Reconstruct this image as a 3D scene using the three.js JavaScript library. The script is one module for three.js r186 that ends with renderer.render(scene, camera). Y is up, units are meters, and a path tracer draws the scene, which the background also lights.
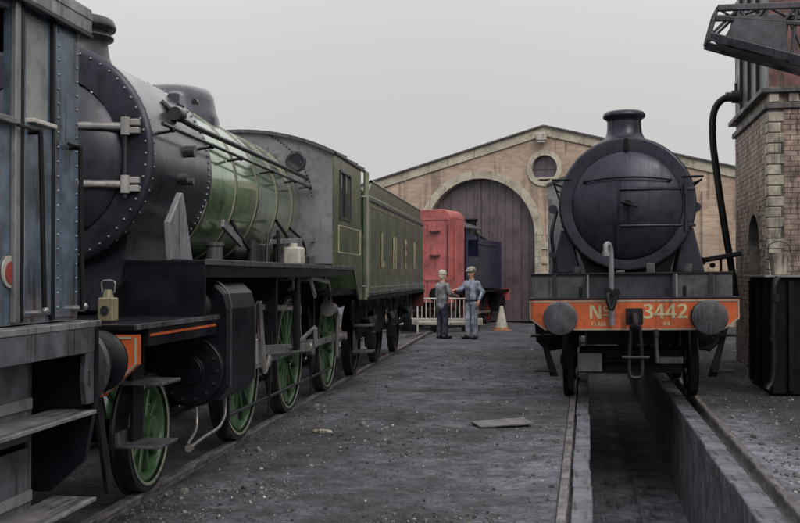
import * as THREE from 'three';
import { RoundedBoxGeometry } from 'three/addons/geometries/RoundedBoxGeometry.js';
import { TextGeometry } from 'three/addons/geometries/TextGeometry.js';
import { FontLoader } from 'three/addons/loaders/FontLoader.js';
import { mergeGeometries } from 'three/addons/utils/BufferGeometryUtils.js';
import { MarchingCubes } from 'three/addons/objects/MarchingCubes.js';

// ---------------------------------------------------------------- camera, sky, sun, exposure
const scene = new THREE.Scene();
const camera = new THREE.PerspectiveCamera(28.0, 800 / 523, 0.1, 1500);
camera.position.set(0, 1.6, 0);
camera.rotation.set(Math.atan(14.5 / 1050), 0, 0);
scene.add(camera);
const renderer = new THREE.WebGLRenderer({ antialias: true });
renderer.setSize(1024, 669);
renderer.toneMapping = THREE.LinearToneMapping;
renderer.toneMappingExposure = 1.0;
renderer.shadowMap.enabled = true;

// small seeded tools
let seed = 12345;
const rnd = () => { seed |= 0; seed = seed + 0x6D2B79F5 | 0; let t = Math.imul(seed ^ seed >>> 15, 1 | seed); t = t + Math.imul(t ^ t >>> 7, 61 | t) ^ t; return ((t ^ t >>> 14) >>> 0) / 4294967296; };
const rr = (a, b) => a + (b - a) * rnd();
const clamp = (v, a = 0, b = 1) => Math.min(b, Math.max(a, v));
const mix = (a, b, t) => a + (b - a) * t;
const sst = (a, b, v) => { const t = clamp((v - a) / (b - a)); return t * t * (3 - 2 * t); };
function hash(x, y, s) { let h = Math.imul(x, 374761393) + Math.imul(y, 668265263) + Math.imul(s, 1274126177); h = Math.imul(h ^ h >>> 13, 1274126177); return ((h ^ h >>> 16) >>> 0) / 4294967296; }
function vnoise(x, y, p, s) {            // value noise, period p cells
  const xi = Math.floor(x), yi = Math.floor(y), fx = x - xi, fy = y - yi;
  const m = (a) => ((a % p) + p) % p, u = fx * fx * (3 - 2 * fx), v = fy * fy * (3 - 2 * fy);
  return mix(mix(hash(m(xi), m(yi), s), hash(m(xi + 1), m(yi), s), u), mix(hash(m(xi), m(yi + 1), s), hash(m(xi + 1), m(yi + 1), s), u), v);
}
function fbm(u, v, p, oct, s) { let a = 0, w = 0.5, t = 0; for (let k = 0; k < oct; k++) { a += w * vnoise(u * p, v * p, p, s + k); t += w; w *= 0.55; p *= 2; } return a / t; }

// overcast sky: an even grey veil, somewhat brighter overhead
{
  const W = 256, Hh = 128, d = new Float32Array(W * Hh * 4);
  for (let j = 0; j < Hh; j++) for (let i = 0; i < W; i++) {
    const el = ((j + 0.5) / Hh - 0.5) * Math.PI;
    const g = el > 0 ? Math.sin(el) : 0;
    const n = 0.94 + 0.12 * fbm(i / W, j / Hh * 0.5, 16, 4, 3);
    const b = 0.59 * (1 + 1.75 * sst(0.10, 0.9, g)) * n, k = (j * W + i) * 4;
    d[k] = b * 0.985; d[k + 1] = b * 1.0; d[k + 2] = b * 0.985; d[k + 3] = 1;
  }
  const sky = new THREE.DataTexture(d, W, Hh, THREE.RGBAFormat, THREE.FloatType);
  sky.mapping = THREE.EquirectangularReflectionMapping; sky.magFilter = sky.minFilter = THREE.LinearFilter; sky.needsUpdate = true;
  scene.background = sky; scene.environment = sky;
}
const sun = new THREE.DirectionalLight(0xfff3e4, 1.5);
sun.position.set(13, 22, 12); sun.target.position.set(2, 0, -16); scene.add(sun, sun.target);
sun.castShadow = true; sun.shadow.radius = 60; sun.shadow.mapSize.set(2048, 2048);
Object.assign(sun.shadow.camera, { left: -30, right: 30, top: 30, bottom: -30, near: 1, far: 90 });

// ---------------------------------------------------------------- textures
function tex(size, fn, srgb = true, rep = 1) {
  const d = new Uint8Array(size * size * 4);
  for (let j = 0; j < size; j++) for (let i = 0; i < size; i++) {
    const c = fn((i + 0.5) / size, (j + 0.5) / size), k = (j * size + i) * 4;
    d[k] = clamp(c[0]) * 255; d[k + 1] = clamp(c[1]) * 255; d[k + 2] = clamp(c[2]) * 255; d[k + 3] = 255;
  }
  const t = new THREE.DataTexture(d, size, size, THREE.RGBAFormat);
  t.wrapS = t.wrapT = THREE.RepeatWrapping; t.magFilter = THREE.LinearFilter; t.minFilter = THREE.LinearMipmapLinearFilter; t.generateMipmaps = true;
  if (srgb) t.colorSpace = THREE.SRGBColorSpace;
  t.repeat.set(rep, rep); t.needsUpdate = true; return t;
}
const gray = (v) => [v, v, v];
// grime: blotches, specks and short vertical runs (multiplies the paint colour)
const grime = tex(512, (u, v) => {
  const a = fbm(u, v, 4, 5, 11), st = fbm(u, v, 1, 1, 5) * 0 + vnoise(u * 64, v * 3, 64, 21) * vnoise(u * 16, v * 4, 16, 22), sp = hash(u * 512 | 0, v * 512 | 0, 9);
  let c = 0.80 + 0.34 * (a - 0.5) - 0.22 * sst(0.35, 0.7, st) + 0.05 * (sp - 0.5);
  c -= 0.09 * sst(0.55, 0.75, fbm(u, v, 24, 3, 41));
  return [c, c * 0.995, c * 0.985];
}, true, 0.6);
const grimeHeavy = tex(512, (u, v) => {
  const a = fbm(u, v, 5, 6, 71), b = fbm(u, v, 18, 4, 77), sp = hash(u * 512 | 0, v * 512 | 0, 8);
  const st = vnoise(u * 90, v * 4, 90, 31) * vnoise(u * 22, v * 5, 22, 32);
  let c = 0.72 + 0.6 * (a - 0.5) + 0.35 * (b - 0.5) - 0.25 * sst(0.3, 0.65, st) + 0.08 * (sp - 0.5);
  return [c * 1.01, c * 0.99, c];
}, true, 0.8);
const roughN = tex(256, (u, v) => gray(0.62 + 0.7 * (fbm(u, v, 6, 5, 51) - 0.5)), false, 0.7);
const bumpN = tex(256, (u, v) => gray(fbm(u, v, 10, 5, 61)), false, 1.3);
const plateBump = tex(256, (u, v) => gray(fbm(u, v, 3, 2, 91)), false, 0.7);

function paint(hex, o = {}) {
  const m = new THREE.MeshPhysicalMaterial({ color: hex, roughness: o.r ?? 0.5, metalness: o.m ?? 0, map: o.map === undefined ? grime : o.map, roughnessMap: roughN, bumpMap: o.bump ?? plateBump, bumpScale: o.bs ?? 0.002 });
  if (o.cc) { m.clearcoat = o.cc; m.clearcoatRoughness = o.ccr ?? 0.3; }
  if (o.sp !== undefined) m.specularIntensity = o.sp;
  if (o.side) m.side = THREE.DoubleSide;
  return m;
}
const lin = (r, g, b) => new THREE.Color().setRGB(r, g, b);
const M = {
  black: paint(lin(0.006, 0.006, 0.010), { r: 0.9, sp: 0.35 }),
  blackGloss: paint(lin(0.008, 0.008, 0.015), { r: 0.6, sp: 0.6 }),
  soot: paint(lin(0.009, 0.009, 0.011), { r: 1.0, sp: 0.25, map: grimeHeavy }),
  smokebox: paint(lin(0.082, 0.084, 0.118), { r: 0.46, m: 0.65, bs: 0.0008, cc: 0.6, ccr: 0.2 }),
  smokeDoor: paint(lin(0.045, 0.046, 0.075), { r: 0.6, m: 0.4, bs: 0.0008 }),
  rivet: paint(lin(0.30, 0.30, 0.34), { r: 0.6, m: 0.3 }),
  strap: paint(lin(0.42, 0.41, 0.42), { r: 0.6 }),
  smokeK: paint(lin(0.052, 0.054, 0.082), { r: 0.58, m: 0.62, bs: 0.0005 }),
  chimney: paint(lin(0.035, 0.035, 0.050), { r: 0.7 }),
  green: paint(lin(0.40, 0.60, 0.33), { r: 0.30, m: 0.62, cc: 1, ccr: 0.08, bs: 0.0003 }),
  greenDull: paint(lin(0.125, 0.19, 0.095), { r: 0.5, m: 0.25, map: grimeHeavy, cc: 0.5, ccr: 0.25 }),
  wheelGreen: paint(lin(0.06, 0.135, 0.06), { r: 0.6 }),
  wheelRim: paint(lin(0.30, 0.33, 0.26), { r: 0.6 }),
  lining: paint(lin(0.42, 0.40, 0.33), { r: 0.6 }),
  cream: paint(lin(0.34, 0.30, 0.20), { r: 0.6 }),
  letters: paint(lin(0.66, 0.60, 0.38), { r: 0.6 }),
  redBeam: paint(lin(0.66, 0.14, 0.045), { r: 0.55 }),
  steel: paint(lin(0.42, 0.41, 0.42), { r: 0.42, m: 0.6 }),
  steelDark: paint(lin(0.045, 0.044, 0.052), { r: 0.6, m: 0.4 }),
  cabSheet: paint(lin(0.255, 0.255, 0.30), { r: 0.5 }),
  buffer: paint(lin(0.085, 0.083, 0.105), { r: 0.7, map: grimeHeavy }),
  plateGrey: paint(lin(0.10, 0.105, 0.125), { r: 0.7, map: grimeHeavy }),
  white: paint(lin(0.62, 0.60, 0.56), { r: 0.7 }),
  blueDiesel: paint(lin(0.24, 0.34, 0.44), { r: 0.42, m: 0.4, cc: 1, ccr: 0.12, map: grimeHeavy, bs: 0.0008 }),
  dieselTop: paint(lin(0.30, 0.31, 0.35), { r: 0.5, m: 0.3 }),
  dieselRoof: paint(lin(0.36, 0.355, 0.39), { r: 0.75, map: grimeHeavy }),
  dieselFrame: paint(lin(0.128, 0.132, 0.155), { r: 0.7, map: grimeHeavy }),
  stepTop: paint(lin(0.27, 0.265, 0.275), { r: 0.85, map: grimeHeavy }),
  redLoco: paint(lin(0.58, 0.16, 0.165), { r: 0.5 }),
  blueLoco: paint(lin(0.022, 0.028, 0.070), { r: 0.5 }),
  darkRed: paint(lin(0.12, 0.02, 0.02), { r: 0.7 }),
  tankRed: paint(lin(0.20, 0.085, 0.085), { r: 0.75, map: grimeHeavy }),
  tankGrey: paint(lin(0.22, 0.195, 0.225), { r: 0.7, map: grimeHeavy }),
  jib: paint(lin(0.075, 0.077, 0.105), { r: 0.7, map: grimeHeavy }),
  stone: paint(lin(0.58, 0.54, 0.45), { r: 0.9, map: grimeHeavy, bump: bumpN, bs: 0.006 }),
  stoneDark: paint(lin(0.12, 0.115, 0.125), { r: 0.9, map: grimeHeavy, bump: bumpN, bs: 0.006 }),
  coping: paint(lin(0.17, 0.18, 0.22), { r: 0.95, map: grimeHeavy, bump: bumpN, bs: 0.012 }),
  pitWall: paint(lin(0.17, 0.18, 0.21), { r: 0.95, map: grimeHeavy, bump: bumpN, bs: 0.012 }),
  pitFloor: paint(lin(0.19, 0.20, 0.235), { r: 0.7, map: grimeHeavy, bump: bumpN, bs: 0.008 }),
  rail: paint(lin(0.30, 0.285, 0.295), { r: 0.6, m: 0.2, map: grimeHeavy }),
  door: paint(lin(0.17, 0.135, 0.155), { r: 0.75 }),
  trim: paint(lin(0.66, 0.61, 0.51), { r: 0.85 }),
  slate: paint(lin(0.16, 0.155, 0.165), { r: 0.8, map: grimeHeavy }),
  glass: new THREE.MeshPhysicalMaterial({ color: lin(0.02, 0.022, 0.03), roughness: 0.08, clearcoat: 1, clearcoatRoughness: 0.05 }),
  rubber: paint(lin(0.010, 0.009, 0.013), { r: 0.8, sp: 0.5 }),
  skin: new THREE.MeshStandardMaterial({ color: lin(0.45, 0.24, 0.16), roughness: 0.7 }),
  cone: paint(lin(0.70, 0.68, 0.62), { r: 0.7 }),
  coneBase: paint(lin(0.55, 0.22, 0.10), { r: 0.8 }),
  brass: paint(lin(0.40, 0.28, 0.10), { r: 0.45, m: 0.5 }),
  emblemRed: paint(lin(0.42, 0.07, 0.05), { r: 0.6 }),
};

// ---------------------------------------------------------------- geometry helpers: u = right, y = up, w = away (along the track)
const V = (u, y, w) => new THREE.Vector3(u, y, -w);
function fin(g) {                        // non-indexed, uv in metres from the dominant axis
  if (g.index) g = g.toNonIndexed();
  const p = g.attributes.position, n = g.attributes.normal, uv = new Float32Array(p.count * 2);
  for (let i = 0; i < p.count; i += 3) {
    let nx = 0, ny = 0, nz = 0; for (let k = 0; k < 3; k++) { nx += Math.abs(n.getX(i + k)); ny += Math.abs(n.getY(i + k)); nz += Math.abs(n.getZ(i + k)); }
    for (let k = 0; k < 3; k++) {
      const x = p.getX(i + k), y = p.getY(i + k), z = p.getZ(i + k);
      const a = ny > nx && ny > nz ? [x, z] : nx > nz ? [z, y] : [x, y];
      uv[(i + k) * 2] = a[0] + 0.37; uv[(i + k) * 2 + 1] = a[1] + 0.21;
    }
  }
  g.setAttribute('uv', new THREE.BufferAttribute(uv, 2));
  for (const k of Object.keys(g.attributes)) if (!['position', 'normal', 'uv'].includes(k)) g.deleteAttribute(k);
  g.morphAttributes = {};
  return g;
}
function box(su, sy, sw, u, y, w, r = 0, rot) {
  const g = r ? new RoundedBoxGeometry(su, sy, sw, 2, Math.min(r, su / 2.01, sy / 2.01, sw / 2.01)) : new THREE.BoxGeometry(su, sy, sw);
  if (rot) { g.rotateX(rot[0]); g.rotateY(rot[1]); g.rotateZ(rot[2]); }
  g.translate(u, y, -w); return g;
}
function cyl(ax, r, len, u, y, w, seg = 20, r2 = r) {
  const g = new THREE.CylinderGeometry(r2, r, len, seg);
  if (ax === 'u') g.rotateZ(-Math.PI / 2); if (ax === 'w') g.rotateX(-Math.PI / 2);
  g.translate(u, y, -w); return g;
}
function lathe(pts, ax, u, y, w, seg = 48) {   // pts [radius, along]; 'w' axis: along = away
  const g = new THREE.LatheGeometry(pts.map(p => new THREE.Vector2(p[0], p[1])), seg);
  if (ax === 'w') g.rotateX(-Math.PI / 2); if (ax === 'u') g.rotateZ(-Math.PI / 2);
  g.translate(u, y, -w); return g;
}
function tube(pts, r, seg = 8, ten = 0.5, n) {
  const c = new THREE.CatmullRomCurve3(pts.map(p => V(...p)), false, 'catmullrom', ten);
  return new THREE.TubeGeometry(c, n ?? Math.max(8, pts.length * 6), r, seg, false);
}
function rod(a, b, r, seg = 8) {
  const A = V(...a), B = V(...b), d = B.clone().sub(A), g = new THREE.CylinderGeometry(r, r, d.length(), seg);
  g.applyQuaternion(new THREE.Quaternion().setFromUnitVectors(new THREE.Vector3(0, 1, 0), d.clone().normalize()));
  g.translate((A.x + B.x) / 2, (A.y + B.y) / 2, (A.z + B.z) / 2); return g;
}
function bar(a, b, h, t) {               // flat bar from a to b; h = height in the w-y plane, t = thickness in u
  const A = V(...a), B = V(...b), d = B.clone().sub(A), g = new RoundedBoxGeometry(t, h, d.length(), 1, Math.min(h, t) * 0.2);
  g.applyQuaternion(new THREE.Quaternion().setFromUnitVectors(new THREE.Vector3(0, 0, 1), d.clone().normalize()));
  g.translate((A.x + B.x) / 2, (A.y + B.y) / 2, (A.z + B.z) / 2); return g;
}
function shapeOf(pts) { const s = new THREE.Shape(); pts.forEach((p, i) => i ? s.lineTo(p[0], p[1]) : s.moveTo(p[0], p[1])); s.closePath(); return s; }
function extUY(pts, w0, w1, holes = [], bev = 0) {     // polygon in (u,y), from w0 (near) to w1 (far)
  const s = pts instanceof THREE.Shape ? pts : shapeOf(pts); for (const h of holes) s.holes.push(h instanceof THREE.Path ? h : shapeOf(h));
  const g = new THREE.ExtrudeGeometry(s, { depth: w1 - w0 - 2 * bev, bevelEnabled: bev > 0, bevelSize: bev, bevelThickness: bev, bevelOffset: -bev, bevelSegments: 1, curveSegments: 24 });
  g.translate(0, 0, -w1 + bev); return g;
}
function extWY(pts, u0, u1, holes = [], bev = 0) {     // polygon in (w,y), from u0 to u1
  const s = pts instanceof THREE.Shape ? pts : shapeOf(pts); for (const h of holes) s.holes.push(h instanceof THREE.Path ? h : shapeOf(h));
  const g = new THREE.ExtrudeGeometry(s, { depth: u1 - u0 - 2 * bev, bevelEnabled: bev > 0, bevelSize: bev, bevelThickness: bev, bevelOffset: -bev, bevelSegments: 1, curveSegments: 24 });
  g.rotateY(Math.PI / 2); g.translate(u0 + bev, 0, 0); return g;   // shape x -> -z = w
}
function arcPts(cx, cy, r, a0, a1, n) { const o = []; for (let i = 0; i <= n; i++) { const a = a0 + (a1 - a0) * i / n; o.push([cx + r * Math.cos(a), cy + r * Math.sin(a)]); } return o; }
const ribbon = (o) => o;
const names = {};
function numbered(n) { names[n] = (names[n] ?? -1) + 1; return names[n] ? n + '_' + String(names[n]).padStart(3, '0') : n; }
function mesh(name, geos, mat, parent) {
  geos = (Array.isArray(geos) ? geos : [geos]).map(fin);
  const g = geos.length > 1 ? mergeGeometries(geos) : geos[0];
  const m = new THREE.Mesh(g, mat); m.name = name; m.castShadow = m.receiveShadow = true;
  if (parent) parent.add(m);
  return m;
}
const each = (name, geos, mat, parent) => geos.map(g => mesh(name, g, mat, parent));   // alike pieces, one mesh each
function thing(name, label, category, pos = [0, 0, 0], turn = 0, group) {
  const o = new THREE.Group(); o.name = numbered(name); o.position.set(...pos); o.rotation.y = turn;
  o.userData = { label, category }; if (group) o.userData.group = group; scene.add(o); return o;
}
function part(name, parent) { const o = new THREE.Group(); o.name = name; parent.add(o); return o; }
function structure(name, pos = [0, 0, 0], turn = 0) { const o = new THREE.Group(); o.name = numbered(name); o.position.set(...pos); o.rotation.y = turn; o.userData = { kind: 'structure' }; scene.add(o); return o; }

const rad = THREE.MathUtils.degToRad;
const TL = rad(7.0), PL = [-2.64, 0, -7.93];      // green engine's track
const TR = rad(10), PR = [3.06, 0, -13.975];      // right-hand track over the pit
const TB = rad(22), PB = [2.745, 0, -36.9];       // shed front and the track into it
const toWorld = (P, T, u, w) => [P[0] + u * Math.cos(T) + w * Math.sin(T), P[2] + u * Math.sin(T) - w * Math.cos(T)];
const toFrame = (P, T, x, z) => { const dx = x - P[0], dz = z - P[2]; return [dx * Math.cos(T) + dz * Math.sin(T), dx * Math.sin(T) - dz * Math.cos(T)]; };

// ---------------------------------------------------------------- ground
const PIT = { u: 0.54, w0: -11, w1: 16, depth: 1.15 };
const COP = 0.79, COPR = 0.905;    // coping and rails reach out to here from the pit's middle
{
  const gtex = tex(1024, (u, v) => {
    const a = fbm(u, v, 3, 6, 101), b = fbm(u, v, 40, 4, 107), c = hash(u * 1024 | 0, v * 1024 | 0, 13), f = vnoise(u * 256, v * 256, 256, 17);
    let k = 0.56 + 0.40 * (a - 0.5) + 0.55 * (b - 0.5) + 0.16 * (f - 0.5) + 0.10 * (c - 0.5);
    const s = vnoise(u * 150, v * 150, 150, 19); if (s > 0.86) k += (s - 0.86) * 1.9;
    const s2 = vnoise(u * 70, v * 70, 70, 23); if (s2 < 0.12) k -= (0.12 - s2) * 1.6;
    return [k * 1.0, k * 0.98, k * 0.995];
  }, true, 1 / 5.3);
  const gb = tex(1024, (u, v) => gray(0.35 * fbm(u, v, 30, 4, 107) + 0.4 * vnoise(u * 150, v * 150, 150, 19) + 0.25 * vnoise(u * 256, v * 256, 256, 17)), false, 1 / 5.3);
  const mat = new THREE.MeshStandardMaterial({ color: lin(0.25, 0.25, 0.305), map: gtex, bumpMap: gb, bumpScale: 0.045, roughness: 0.95, vertexColors: true });
  const us = [-600, -250, -100, -50, -30, -20, -14], ws = [-60, -30, -20, -15];
  for (let u = -11; u < -COP - 0.05; u += 0.14) us.push(u);
  us.push(-COP, COPR); for (let u = COPR + 0.14; u < 6; u += 0.14) us.push(u); us.push(8, 12, 20, 30, 50, 100, 250, 600);
  for (let w = -12; w < -11.05; w += 0.3) ws.push(w); ws.push(PIT.w0); for (let w = -10.86; w < 15.9; w += 0.14) ws.push(w); ws.push(PIT.w1); for (let w = 16.5; w < 30; w += 0.5) ws.push(w);
  ws.push(34, 40, 50, 70, 110, 200, 400, 800);
  const pos = [], col = [], idx = [];
  const hgt = (u, w) => {
    const [x, z] = toWorld(PR, TR, u, w), [ul, wl] = toFrame(PL, TL, x, z);
    let h = -0.035 + 0.05 * (fbm(x / 40 + 3, z / 40 + 3, 16, 4, 201) - 0.5) + 0.035 * (fbm(x / 9 + 5, z / 9 + 5, 12, 3, 207) - 0.5);
    const edge = sst(0.0, 0.5, (u < 0 ? -u - COP : u - COPR));      // made up level along the copings and rails
    h = mix(-0.012, h, edge);
    if (Math.abs(ul) < 0.85 && wl > -8 && wl < 30) h = -0.09 + 0.03 * fbm(x + 3, z + 3, 4, 2, 9);
    return h;
  };
  for (const w of ws) for (const u of us) {
    const [x, z] = toWorld(PR, TR, u, w); pos.push(x, hgt(u, w), z);
    const n = fbm(x / 64 + 7, z / 64 + 7, 24, 4, 301), n2 = fbm(x / 16 + 7, z / 16 + 7, 24, 3, 307);
    const n3 = fbm(x / 32 + 2, z / 32 + 5, 20, 4, 311), oil = sst(0.56, 0.68, fbm(x / 12 + 1, z / 12 + 8, 12, 4, 317));
    const rightDark = sst(-0.1, 0.7, u - COPR + 1.6 * (n3 - 0.5)) * sst(0.26, 0.40, n2 + 0.05);  // darker ground to the right of the pit, broken up by noise
    const c = (0.84 + 1.5 * (n - 0.5) + 0.7 * (n2 - 0.5)) * (1 - 0.78 * rightDark) * (1 - 0.35 * oil); col.push(clamp(c, 0.2, 1.5), clamp(c, 0.2, 1.5) * 0.99, clamp(c, 0.2, 1.5) * 1.0);
  }
  const nu = us.length;
  for (let j = 0; j < ws.length - 1; j++) for (let i = 0; i < nu - 1; i++) {
    const cu = (us[i] + us[i + 1]) / 2, cw = (ws[j] + ws[j + 1]) / 2;
    if (cu > -COP && cu < COPR && cw > PIT.w0 && cw < PIT.w1) continue;
    const a = j * nu + i, b = a + 1, c = a + nu, d = c + 1; idx.push(a, b, d, a, d, c);
  }
  const g = new THREE.BufferGeometry();
  g.setAttribute('position', new THREE.Float32BufferAttribute(pos, 3)); g.setAttribute('color', new THREE.Float32BufferAttribute(col, 3));
  const uv = []; for (let i = 0; i < pos.length; i += 3) uv.push(pos[i], pos[i + 2]); g.setAttribute('uv', new THREE.Float32BufferAttribute(uv, 2));
  g.setIndex(idx); g.computeVertexNormals();
  const m = new THREE.Mesh(g, mat); m.name = 'ground'; m.userData = { kind: 'structure' }; m.receiveShadow = m.castShadow = true; scene.add(m);

  // loose stones and clinker
  const base = new THREE.IcosahedronGeometry(1, 1), bp = base.attributes.position;
  for (let i = 0; i < bp.count; i++) { const x = bp.getX(i), y = bp.getY(i), z = bp.getZ(i), k = 0.7 + 0.6 * hash(Math.round(x * 50), Math.round(y * 50) + 7, Math.round(z * 50)); bp.setXYZ(i, x * k, y * k * 0.65, z * k); }
  base.computeVertexNormals();
  const N = 9000, im = new THREE.InstancedMesh(base, new THREE.MeshStandardMaterial({ color: 0xffffff, roughness: 0.95 }), N);
  const mt = new THREE.Matrix4(), q = new THREE.Quaternion(), e = new THREE.Euler(), c = new THREE.Color(); let k = 0;
  while (k < N) {
    const d = 5 + 18 * Math.pow(rnd(), 1.6), x = rr(-0.42, 0.42) * d + 0.2, z = -d;
    const [u, w] = toFrame(PR, TR, x, z), [ul] = toFrame(PL, TL, x, z);
    if ((u > -COP - 0.03 && u < COPR + 0.03) || ul < 0.85) continue;
    if (fbm(x / 16 + 3, z / 16 + 9, 16, 3, 401) < 0.46 && rnd() < 0.75) continue;
    const big = rnd(), s = big > 0.985 ? rr(0.018, 0.034) : big > 0.8 ? rr(0.009, 0.016) : rr(0.004, 0.009);
    e.set(rr(0, 6), rr(0, 6), rr(0, 6)); q.setFromEuler(e);
    mt.compose(new THREE.Vector3(x, hgt(u, w) + s * 0.15, z), q, new THREE.Vector3(s * rr(0.8, 1.5), s, s)); im.setMatrixAt(k, mt);
    const p = rnd(), t = p > 0.955 ? rr(0.25, 0.42) : p > 0.6 ? rr(0.08, 0.17) : rr(0.02, 0.07); c.setRGB(t, t * 0.96, t * 0.97); im.setColorAt(k, c); k++;
  }
  im.name = 'loose_stones'; im.userData = { kind: 'stuff', label: 'pale loose stones and clinker scattered over the dark yard', category: 'stones' }; im.castShadow = im.receiveShadow = true; scene.add(im);

  // flat plate lying in the cinders
  const pl = mesh('steel_plate', [box(0.62, 0.018, 0.34, 0, 0.009, 0, 0.004)], M.stoneDark);
  pl.position.set(1.12, -0.015, -11.5); pl.rotation.set(0.05, 0.25, 0.02); pl.material = paint(lin(0.15, 0.135, 0.14), { r: 0.8, map: grimeHeavy });
  pl.userData = { label: 'small flat steel plate lying in the cinders between the tracks', category: 'plate' }; pl.name = numbered('steel_plate'); scene.add(pl);
}
// left track rails
{
  const t = structure('railway_track', PL, -TL);
  const prof = [[-0.065, -0.15], [0.065, -0.15], [0.065, -0.135], [0.012, -0.115], [0.012, -0.04], [0.034, -0.03], [0.034, -0.004], [0.028, 0], [-0.028, 0], [-0.034, -0.004], [-0.034, -0.03], [-0.012, -0.04], [-0.012, -0.115], [-0.065, -0.135]];
  for (const s of [-1, 1]) mesh('rail', extUY(prof.map(p => [p[0] + s * 0.72, p[1]]), -9, 30), M.rail, t);
}
// inspection pit with coping blocks and rails
{
  const t = structure('inspection_pit', PR, -TR), P = PIT, L = P.w1 - P.w0, mw = (P.w0 + P.w1) / 2;
  mesh('pit_floor', box(2 * P.u + 0.6, 0.1, L + 0.2, 0, -P.depth - 0.05, mw), M.pitFloor, t);
  for (const s of [-1, 1]) mesh('pit_wall', box(0.3, P.depth - 0.13, L, s * (P.u + 0.012 + 0.15), -P.depth + (P.depth - 0.13) / 2, mw), M.pitWall, t);
  mesh('pit_wall', box(2 * COPR, P.depth, 0.1, 0, -P.depth / 2 - 0.03, P.w1 + 0.05), M.pitWall, t); mesh('pit_wall', box(2 * COPR, P.depth, 0.1, 0, -P.depth / 2 - 0.03, P.w0 - 0.05), M.pitWall, t);
  for (const s of [-1, 1]) {
    let w = P.w0, k = 0;
    while (w < P.w1 - 0.05) {
      const l = Math.min(rr(0.7, 1.05), P.w1 - w);
      mesh('coping_block', box(s < 0 ? 0.15 : 0.2, 0.125, l - 0.012, s * (P.u + (s < 0 ? 0.077 : 0.102) + rr(-0.008, 0.008)), -0.095 + rr(-0.010, 0.008), w + l / 2, 0.018, [0, rr(-0.006, 0.006), rr(-0.01, 0.01)]), M.coping, t);
      w += l;
    }
    const ru = s < 0 ? 0.745 : 0.86;
    mesh('rail_bed', box(0.13, 0.2, L, s * ru, -0.235, mw), M.pitWall, t);
    const prof = [[-0.065, -0.13], [0.065, -0.13], [0.065, -0.12], [0.012, -0.11], [0.012, -0.04], [0.035, -0.03], [0.035, -0.004], [0.028, 0.005], [-0.028, 0.005], [-0.035, -0.004], [-0.035, -0.03], [-0.012, -0.04], [-0.012, -0.11], [-0.065, -0.12]];
    mesh('rail', extUY(prof.map(p => [p[0] + s * ru, p[1]]), P.w0, P.w1 + 8), M.rail, t);
    mesh('yard_edge', box(0.12, 0.3, L, s * (ru + 0.10), -0.17, mw), M.pitWall, t);
  }
  // wet patches and debris on the floor
  const pud = new THREE.MeshPhysicalMaterial({ color: lin(0.035, 0.037, 0.05), roughness: 0.08, clearcoat: 1, clearcoatRoughness: 0.03 });
  const s = []; for (let i = 0; i < 40; i++) { const a = i / 40 * 6.2832, r = 0.7 + 0.5 * fbm(i / 40, 0.3, 8, 3, 5); s.push([0.32 * r * Math.cos(a) + 0.06, 0.85 * r * Math.sin(a) - 7.3]); }
  const pg = new THREE.ShapeGeometry(shapeOf(s)); pg.rotateX(-Math.PI / 2); pg.translate(0, -P.depth + 0.006, 0); mesh('puddle', pg, pud, t);
}
function rubble(x, z, y, s, label, mat, sx = 1) {
  const g = new THREE.IcosahedronGeometry(s, 2), p = g.attributes.position;
  for (let i = 0; i < p.count; i++) { const a = p.getX(i), b = p.getY(i), c = p.getZ(i), k = 0.75 + 0.5 * vnoise(a / s * 1.3 + 9, b / s * 1.3 + c / s + 9, 64, Math.round(s * 1000)); p.setXYZ(i, a * k * sx, b * k * 0.7, c * k); }
  g.computeVertexNormals(); const m = mesh(numbered('rubble_lump'), g, mat); m.position.set(x, y, z); m.userData = { label, category: 'rubble' }; scene.add(m);
}
{ const [x, z] = toWorld(PR, TR, -0.42, -5.15); rubble(x, z, -1.04, 0.075, 'pale lump of stone lying on the pit floor', M.stone); }
{ const [x, z] = toWorld(PR, TR, -0.2, -5.75); rubble(x, z, -1.10, 0.15, 'black heap of ash on the pit floor', M.soot, 1.9); }
rubble(-0.81, -10.95, -0.02, 0.045, 'long pale stone lying near the green engine wheels', M.stone, 2.6);
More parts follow.
